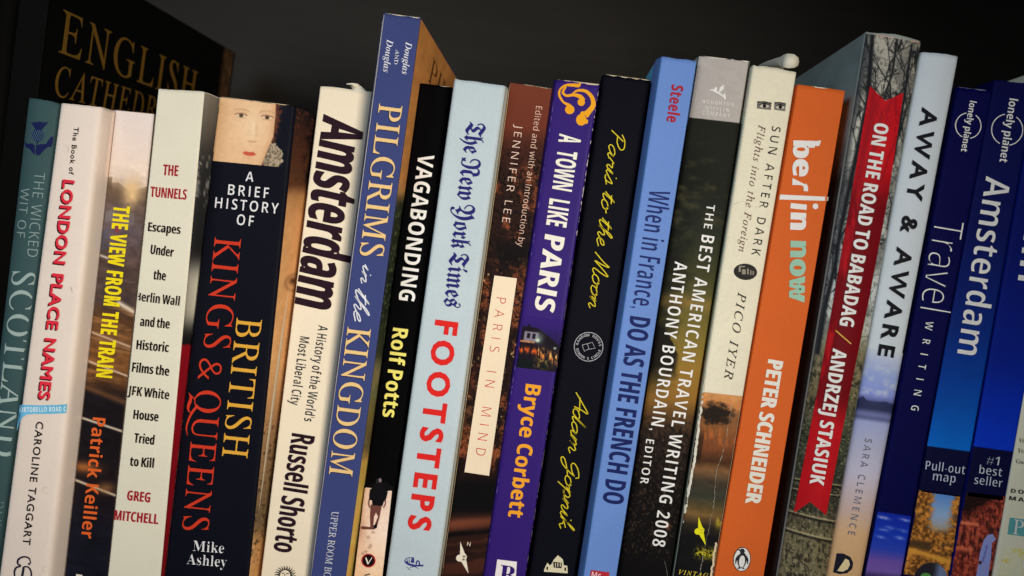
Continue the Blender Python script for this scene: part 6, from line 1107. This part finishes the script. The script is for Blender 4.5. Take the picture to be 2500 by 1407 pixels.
for x, y, l, w in ((2120, 330, 62, 5), (2176, 262, 54, 4.5), (2215, 300, 56, 4), (2085, 480, 70, 6), (2210, 420, 60, 4), (2195, 330, 70, 5), (2140, 420, 60, 4), (2105, 400, 66, 5), (2160, 200, 50, 3.5), (2230, 220, 50, 3.5), (2040, 680, 80, 7), (2018, 860, 90, 6), (2165, 560, 60, 3.5), (2000, 700, 60, 3), (1985, 830, 60, 3.5)): grow(x, y, -1.45 + rng.uniform(-.2, .2), l, w, 4)
for x, y in ((2060, 640), (1975, 1000), (1990, 920), (2050, 540)): grow(x, y, rng.uniform(-2.6, -.6), 45, 3, 3)
def p_bab(x, y, U, V):
    n = fbm(x / 9, y / 9, 3); n2 = fbm(x / 4, y / 4, 8); n3 = fbm(x / 30, y / 60, 5); q = y - (x - 2040) * .1
    c = ramp(q, [(80, (142, 138, 128)), (160, (134, 131, 122)), (260, (158, 156, 146)), (420, (146, 148, 142)), (700, (160, 166, 168)), (800, (150, 154, 148)), (860, (108, 102, 78)), (960, (88, 82, 60)), (1050, (54, 58, 46)), (1120, (48, 54, 44)), (1200, (36, 38, 33)), (1250, (54, 51, 41)), (1310, (92, 86, 65)), (1420, (104, 97, 74))])
    tw = np.zeros(x.shape)                                       # a haze of fine twigs
    for sx, sy, sd, wd in ((15, 24, 25, .034), (22, 30, 33, .026)): tw = np.maximum(tw, 1 - sm(np.abs(fbm(x / sx, y / sy, sd, 3) - .5), wd * .4, wd))
    c = mix(c, (46, 48, 48), sm(n3 + (n2 - .5) * .4, .40, .72) * (1 - sm(q, 800, 880)) * .5); c = mix(c, (30, 32, 34), tw * (1 - sm(q, 800, 880)) * .6)
    c = mix(c, (24, 26, 22), sm(fbm(x / 5, y / 12, 17), .45, .72) * sm(q, 840, 900) * .75); c = mix(c, (170, 160, 126), sm(fbm(x / 5, y / 3, 2), .6, .75) * sm(q, 860, 920) * .5)
    dk = np.zeros(x.shape)
    for x0, y0, x1, y1, w in TW:
        m = (np.abs(y - (y0 + y1) / 2) < abs(y1 - y0) / 2 + 14) & (np.abs(x - (x0 + x1) / 2) < abs(x1 - x0) / 2 + 14)
        if m.any(): dk[m] = np.maximum(dk[m], np.clip(1.15 - seg(x[m], y[m], x0, y0, x1, y1) / max(w * .66, 1.5), 0, 1) * (.95 if w > 1 else .7))
    c = mix(c, (20, 22, 26), np.clip(dk * 1.3, 0, .97)); c = mix(c, (34, 38, 44), (1 - sm(U, .0, .16 + .12 * (n3 - .5))) * .75 * (1 - sm(q, 820, 960)))
    # the curving rails near the foot
    for yy, bend, w in ((1262, 22, 3.2), (1306, 24, 3.6), (1180, 14, 2.2), (1205, 14, 2)):
        r_ = q - yy - bend * (U - .2) * 1.2 + 10 * U * U; c = mix(c, (24, 22, 22), np.exp(-((r_ - 5) / w) ** 2) * .9); c = mix(c, (176, 164, 128), np.exp(-(r_ / (w * .6)) ** 2) * .7)
    c = mix(c, (44, 34, 32), np.exp(-(seg(x, y, 1972, 1228, 1897, 1306) / 1.6) ** 2) * .9)
    return c
b.spine_patch("cover_picture", None, 1500, p_bab, step=2.0, off=.00025, drop=.14)
k = Ink(b, "red_ribbon"); RB = (152, 17, 25)
NR = 60
Lr = [(2124, 210), (2078, 478), (2030, 760), (1995, 958), (1938, 1253)]; Rr = [(2206, 227), (2169, 478), (2120, 740), (2075, 958), (2017, 1258)]
def ribbon_paint(x, y, U, V):
    c = const(x, RB) * (.94 + .12 * fbm(x / 14, y / 14, 4)[..., None]); dk = np.zeros(x.shape)
    for x0, y0, x1, y1, w in TW:
        if w > 1.2: dk = np.maximum(dk, np.clip(1.2 - seg(x, y, x0 + 12, y0 + 20, x1 + 12, y1 + 20) / (w * .9), 0, 1))
    c = mix(c, (104, 14, 24), dk * .55); c = mix(c, (82, 8, 16), np.maximum(sm(fbm(x / 26, y / 110, 9), .42, .6) * .8, .9 * sm(x + .195 * y, 2190, 2200)) * sm(y, 400, 520) * (1 - sm(y, 960, 1060))); return c
yk = [p[1] for p in Lr]; V_, F_, C_ = [], [], []
vv = np.linspace(0, 1, 240); uu = np.linspace(0, 1, 26)
for v in vv:
    tl = np.interp(v, np.linspace(0, 1, 5), [0, 1, 2, 3, 4]); xl_, yl_ = np.interp(tl, range(5), [p[0] for p in Lr]), np.interp(tl, range(5), yk); xr_, yr_ = np.interp(tl, range(5), [p[0] for p in Rr]), np.interp(tl, range(5), [p[1] for p in Rr])
    for u in uu: V_.append((xl_ + (xr_ - xl_) * u, yl_ + (yr_ - yl_) * u + (v < .02) * 0))
V_ = np.array(V_).reshape(240, 26, 2)
for j in range(240):                                            # swallow tail cuts at both ends
    f0 = max(0, 1 - j / 14.); f1 = max(0, 1 - (239 - j) / 14.); tent = 1 - np.abs(2 * uu - 1)
    V_[j, :, 1] += f0 * tent * 28; V_[j, :, 1] -= f1 * tent * 30; V_[j, :, 0] -= f0 * tent * 4
P_ = V_.reshape(-1, 2); idx = np.arange(240 * 26).reshape(240, 26)
w_ = b.surf(P_[:, 0], P_[:, 1], .0004); col_ = albedo(np.clip(ribbon_paint(P_[:, 0], P_[:, 1], 0, 0), 0, 255), P_[:, 0])
mesh_obj("red_ribbon", w_, np.stack([idx[:-1, :-1], idx[1:, :-1], idx[1:, 1:], idx[:-1, 1:]], -1).reshape(-1, 4), M_INK, b.em, col_, True)
T(b, "title", "ON THE ROAD TO BABADAG", 'B', (2136, 299), (2049, 794), 35, (228, 208, 202), wx=26, wy=2, space=50, word=190, off=.0008)
T(b, "author_name", "ANDRZEJ STASIUK", 'B', (2034, 850), (1976, 1181), 35, (228, 212, 208), wx=26, wy=2, space=50, word=200, off=.0008)
k = Ink(b, "title_stroke"); k.line((2040, 807), (2078, 840), 2.6, (224, 150, 66), .0008); k.done()
k = Ink(b, "publisher_emblem"); BD = (52, 48, 42)
k.stroke([(1933, 1368), (1940, 1362), (1950, 1366), (1960, 1376), (1972, 1384), (1976, 1396)], [1, 3, 3, 2.4, 2, 1], BD, .0008); k.poly([(1950, 1364), (1956, 1352), (1962, 1354), (1958, 1368)], BD, .0008); k.poly([(1962, 1368), (1970, 1362), (1973, 1376), (1966, 1372)], BD, .0008); k.text("HMH", 'W', (1919, 1411), (1972, 1417), 14, BD, off=.0008); k.done()
def p_babl(d, y, px, z):  # painted shade: dims with depth, near-black in the gap beside the orange book
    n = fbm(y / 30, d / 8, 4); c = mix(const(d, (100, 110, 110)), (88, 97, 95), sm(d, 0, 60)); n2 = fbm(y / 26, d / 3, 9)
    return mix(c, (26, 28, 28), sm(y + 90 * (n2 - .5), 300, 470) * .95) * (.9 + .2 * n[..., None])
b.side_patch("back_cover_shading", 'l', .8, 144, p_babl, nd=60, nz=160, gain=1.5)
wear(b, (2118, 81), (2246, 103), 2.5, (170, 130, 116), .6, 8)

# ------------------------------------------------------------------ 18 pale lilac grey
b = Book("paperback_book", "pale lilac grey paperback with spaced black capitals above a twilight lake photo", [(2246, 128), (2016, 1407)], [(2342, 140), (2104, 1407)], (158, 166, 200),
         Y=(3, 3), cpx=2210, rough=.5, r=1.8, bulge=1.6, mott=.03)
def p_awa(x, y, U, V):
    n = fbm(x / 18, y / 12, 3); n2 = fbm(x / 30, y / 8, 7); q = y - (x - 2130) * .14
    c = ramp(q, [(850, (158, 166, 200)), (885, (138, 148, 192)), (915, (118, 134, 196)), (960, (110, 122, 184)), (976, (82, 90, 140)), (982, (40, 46, 78)), (1000, (46, 52, 84)), (1012, (92, 98, 140)), (1022, (72, 78, 116)), (1032, (128, 136, 174)), (1080, (140, 144, 170)), (1160, (158, 155, 174)), (1250, (164, 144, 138)), (1310, (174, 142, 108)), (1420, (172, 140, 103))])
    c = mix(c, (150, 160, 206), sm(n, .45, .7) * sm(q, 880, 900) * (1 - sm(q, 955, 975)) * .7)
    ridge = 984 - 14 * np.exp(-((U - .12) / .12) ** 2) - 8 * np.exp(-((U - .75) / .2) ** 2) + 4 * (n2 - .5)
    return mix(c, (38, 42, 72), sm(q - ridge, -2, 3) * (1 - sm(q, 996, 1004)))
b.spine_patch("cover_picture", 850, 1500, p_awa, step=2.2, drop=.14)
T(b, "title", "AWAY & AWARE", 'g', (2252, 261), (2142, 868), 40, (16, 16, 22), wx=38, wy=28, space=230, word=250, off=.0003)
T(b, "author_name", "SARA CLEMENCE", 'B', (2113, 1070), (2070, 1305), 17, (92, 92, 106), wx=-24, wy=-20, space=180, word=320, off=.0003)
k = Ink(b, "publisher_emblem"); DK = (22, 24, 36)
k.poly([(2043, 1351), (2060, 1352), (2076, 1360), (2083, 1374), (2080, 1390), (2068, 1400), (2050, 1402), (2034, 1398)], DK, .0003); k.poly([(2064, 1364), (2072, 1368), (2075, 1378), (2070, 1390), (2058, 1396), (2044, 1394)], (202, 170, 132), .0004); k.done()

# ------------------------------------------------------------------ 19, 20, 21 blue travel guides, 22 cream guide
def planet(bk, name, cx, cy, r, B0, B1, h, c):
    k = Ink(bk, name); k.ring(cx, cy, r, 2.2, c, a0=-62 + 8, a1=82, n=30); k.ring(cx, cy, r, 2.2, c, a0=118, a1=262, n=30)
    k.text("lonely planet", 'B', B0, B1, h, c, wx=-2, wy=-6, space=-10, word=260); k.done()
def sky_night(x, y, U, V):
    n = fbm(x / 10, y / 5, 5); c = ramp(V, [(0, (10, 30, 130)), (.3, (14, 42, 146)), (.55, (34, 52, 146)), (.72, (86, 64, 138)), (.88, (92, 70, 138)), (1, (30, 27, 60))])
    for cx, cy, a, s_ in ((2156, 1264, 1, 10), (2210, 1270, .8, 9), (2158, 1294, .6, 8), (2150, 1312, .7, 7), (2196, 1313, .7, 7), (2172, 1288, .5, 8), (2205, 1296, .45, 9)): c = mix(c, (206, 214, 240), np.exp(-((x - cx) / (s_ * 1.5)) ** 2 - ((y - cy - (x - cx) * .2 - 6 * (n - .5)) / 3.4) ** 2) * a * (.15 + .8 * n))
    return c
b = Book("paperback_book", "dark navy guidebook with thin white lettering above a cloudy evening sky photo", [(2339, 212), (2110, 1407)], [(2424, 222), (2200, 1407)], (4, 5, 50),
         Y=(4, 4), cpx=2290, rough=.5, spec=.04, r=.9)
b.patch("cover_picture", [(2143, 1249), (2227, 1261), (2199, 1420), (2111, 1410)], sky_night, 2)
LW = (168, 174, 190)
planet(b, "publisher_emblem", 2364, 307, 31, (2368, 246), (2346, 369), 16, LW)
T(b, "title", "Travel", 'n', (2284, 534), (2247, 752), 70, LW, wx=-26, wy=-22, space=-10)
T(b, "title", "WRITING", 'B', (2261, 784), (2224, 1001), 18.5, LW, wx=-20, wy=-18, space=900)
wear(b, (2340, 213), (2420, 222), 2, (100, 104, 126), .6, 2)

b = Book("paperback_book", "blue guidebook with large white letters and a pull-out map note above autumn trees", [(2428, 196), (2204, 1407)], [(2532, 207), (2317, 1407)], (4, 5, 48),
         Y=(4, 4), cpx=2380, rough=.5, spec=.04, r=.9)
def p_grad(x, y, U, V):
    c = ramp(y, [(200, (4, 5, 46)), (560, (3, 9, 58)), (760, (3, 22, 82)), (930, (2, 44, 116)), (1094, (4, 78, 158))]); q = y - (x - 2330) * .13
    c = np.where((q > 1097)[..., None], np.array([5., 6, 38]), c); return c * (.96 + .08 * fbm(x / 40, y / 40, 3)[..., None])
b.spine_patch("cover_band", None, 1200, p_grad, step=3, drop=.13)
def p_fall(x, y, U, V):
    n = fbm(x / 6, y / 6, 4); n2 = fbm(x / 14, y / 14, 7); c = ramp(V, [(0, (64, 106, 170)), (.25, (110, 136, 176)), (.5, (140, 120, 90)), (1, (80, 60, 40))])
    side = sm(np.abs(U - .62 - .05 * (V - .2)) + (n - .5) * .3, .12 + .16 * np.maximum(0, .35 - V), .30); tree = mix(const(x, (70, 44, 20)), (172, 112, 46), sm(n, .25, .75))
    c = mix(c, tree, np.clip(side + sm(V, .38, .5), 0, 1)); c = mix(c, (60, 42, 26), sm(V, .55, .62) * sm(n2, .4, .6) * (1 - sm(V, .7, .74)))
    c = mix(c, (186, 126, 48), np.exp(-((V - .75 + .04 * np.cos(U * 3)) / .035) ** 2) * .9); ar = ((U - .6) / .36) ** 2 + ((V - 1.02) / .2) ** 2
    c = mix(c, mix(const(x, (30, 28, 34)), (96, 112, 150), sm(U, .6, .8) * .8), sm(1 - ar, 0, .08)); c = mix(c, (66, 120, 60), sm(1 - ((U - .5) / .12) ** 2 - ((V - 1.0) / .05) ** 2, 0, .3)); return c
b.patch("cover_picture", [(2244, 1197), (2344, 1211), (2318, 1415), (2203, 1402)], p_fall, 2)
planet(b, "publisher_emblem", 2459, 317, 38, (2465, 240), (2440, 395), 20, LW)
T(b, "title", "Amsterdam", 'B', (2408, 430), (2337, 862), 60, (172, 182, 192), wx=-10, wy=-14, space=10)
T(b, "map_note", "Pull-out", 'B', (2259, 1146), (2355, 1158), 21, (140, 148, 172), wx=-24, wy=-26, space=10)
T(b, "map_note", "map", 'B', (2277, 1172), (2332, 1179), 21, (140, 148, 172), wx=-24, wy=-26, space=10)

b = Book("paperback_book", "bright blue guidebook with a best seller note above a photo of red stone carvings", [(2536, 190), (2320, 1407)], [(2640, 202), (2421, 1407)], (4, 16, 88),
         Y=(4, 4), cpx=2440, rough=.5, spec=.04, r=.9)
def p_grad2(x, y, U, V):
    c = ramp(y, [(200, (2, 7, 54)), (600, (2, 10, 70)), (880, (2, 20, 100)), (1050, (3, 36, 144)), (1095, (4, 38, 148))]); q = y - (x - 2430) * .13
    c = np.where((q > 1096)[..., None], np.array([5., 6, 38]), c); return c * (.96 + .08 * fbm(x / 40, y / 40, 3)[..., None])
b.spine_patch("cover_band", None, 1210, p_grad2, step=3, drop=.13)
def p_temple(x, y, U, V):
    n = fbm(x / 6, y / 6, 4); n2 = fbm(x / 5, y / 14, 7); c = mix(const(x, (80, 28, 24)), (140, 60, 44), sm(n, .3, .7)); c = mix(c, (34, 16, 16), sm(n2, .52, .66) * .8)
    c = mix(c, (24, 12, 12), sm(.35 - V + (n - .5) * .3 - .5 * np.abs(U - .2), 0, .12)); c = mix(c, (186, 92, 66), np.exp(-((V - .36) / .02) ** 2) * (U < .5) + np.exp(-((V - .66) / .03) ** 2) * (U < .45) * .7)
    c = mix(c, (150, 70, 50), (np.abs(((U * 5) % 1) - .5) < .18) * (V > .4) * (V < .62) * (U < .55) * .5); return c
b.patch("cover_picture", [(2345, 1200), (2459, 1213), (2422, 1420), (2319, 1408)], p_temple, 2)
k = Ink(b, "printed_figure"); k.poly([(2412, 1306), (2424, 1304), (2431, 1318), (2429, 1360), (2422, 1414), (2382, 1412), (2388, 1380), (2392, 1352), (2402, 1318)], (104, 112, 170)); k.poly([(2408, 1330), (2412, 1332), (2402, 1372), (2397, 1372)], (78, 84, 140)); k.disc(2420, 1296, 7, 9, (52, 28, 26)); k.disc(2393, 1374, 4, 5, (60, 32, 28)); k.done()
T(b, "title", "Berlin", 'B', (2524, 400), (2485, 684), 60, (172, 182, 192), wx=-10, wy=-14, space=10)
T(b, "sales_note", "#1", 'B', (2408, 1131.5), (2438, 1136.5), 20.5, (140, 148, 172), wx=-24, wy=-26)
T(b, "sales_note", "best", 'B', (2390, 1156), (2445, 1163.5), 20.5, (140, 148, 172), wx=-24, wy=-26, space=10)
T(b, "sales_note", "seller", 'B', (2378, 1181), (2446, 1190), 20.5, (140, 148, 172), wx=-24, wy=-26, space=10)

b = Book("guide_book", "cream guidebook at the right end of the row with a small teal emblem", [(2640, 136), (2424, 1407)], [(2760, 150), (2540, 1407)], (176, 170, 144),
         Y=(4, 4), cpx=2470, rough=.45, r=.9)
GT = (84, 82, 72)
for s_, x0, y0, h in (("Visitor", 2487, 1080, 10), ("Travel", 2484, 1105, 10), ("Guide", 2480, 1131, 10)): T(b, "subtitle", s_, 'W', (x0, y0), (x0 + 38, y0 + 5), h, GT, wx=-6, wy=-4)
T(b, "title", "DO", 'B', (2468, 1203), (2499, 1207), 10, (36, 36, 34), wx=10, space=200); T(b, "title", "MA", 'B', (2463.5, 1221), (2500, 1226), 10, (36, 36, 34), wx=10, space=200)
k = Ink(b, "publisher_emblem"); k.poly([(2466, 1264), (2520, 1271), (2514, 1312), (2460, 1305)], (64, 116, 120)); k.text("P", 'I', (2472, 1304), (2497, 1307), 36, (214, 222, 206), shear=-.269, off=.0003); k.done()
def p_map(x, y, U, V):
    n = fbm(x / 30, y / 24, 4); c = const(x, (176, 168, 138)); c = mix(c, (160, 140, 66), sm(n, .5, .56) * .8); c = mix(c, (206, 198, 180), sm(n, .58, .6)); return c
b.patch("cover_picture", [(2452, 1335), (2560, 1348), (2546, 1420), (2438, 1407)], p_map, 2)

# ------------------------------------------------------------------ bookmarks
def paper_mat(): return mat_base("bookmark_paper", (.84, .79, .66), .7, .2, .06)
M_BM = paper_mat()
def sheet(name, label, rows, Y, thick, mat):
    """a strip of paper: rows of photo points (left, right) each with its own depth, given real thickness"""
    v = []; f = []
    for (l, r, dy) in rows:
        for p in (l, r): v.append(hit_y(np.array(float(p[0])), np.array(float(p[1])), Y + dy))
    o = np.mean(v, 0); n = len(rows)
    for i in range(n - 1): f.append((2 * i, 2 * i + 1, 2 * i + 3, 2 * i + 2))
    ob = mesh_obj(name, [tuple(q) for q in v], f, mat, None, smooth=True)
    sd = ob.modifiers.new("thickness", 'SOLIDIFY'); sd.thickness = thick; sd.offset = 0
    tag(ob, label, "bookmark"); return ob
sheet("bookmark", "torn white paper slip poking out of the top of the cream book", [((866, 238), (902, 243), .006), ((862, 222), (897, 225), .006), ((858, 213), (883, 212), .006), ((850, 207), (873, 205), .005), ((846, 205.5), (862, 204.5), .003)], .009, .0004, M_BM)
sheet("bookmark", "curled cream paper strip with a folded end above the worn grey white book", [((1846, 174), (1896, 190), .034), ((1853, 160), (1903, 178), .022), ((1872, 151), (1908, 172), .012), ((1893, 143), (1911, 169), .006), ((1908, 138), (1914, 167), .003), ((1915, 133.5), (1913, 164), .0022), ((1925, 131.5), (1917, 166), .0014), ((1938, 133), (1926, 167), .0010), ((1948, 141), (1938, 166), .0012), ((1950, 151), (1947, 161), .0022)], .001, .0005, M_BM)
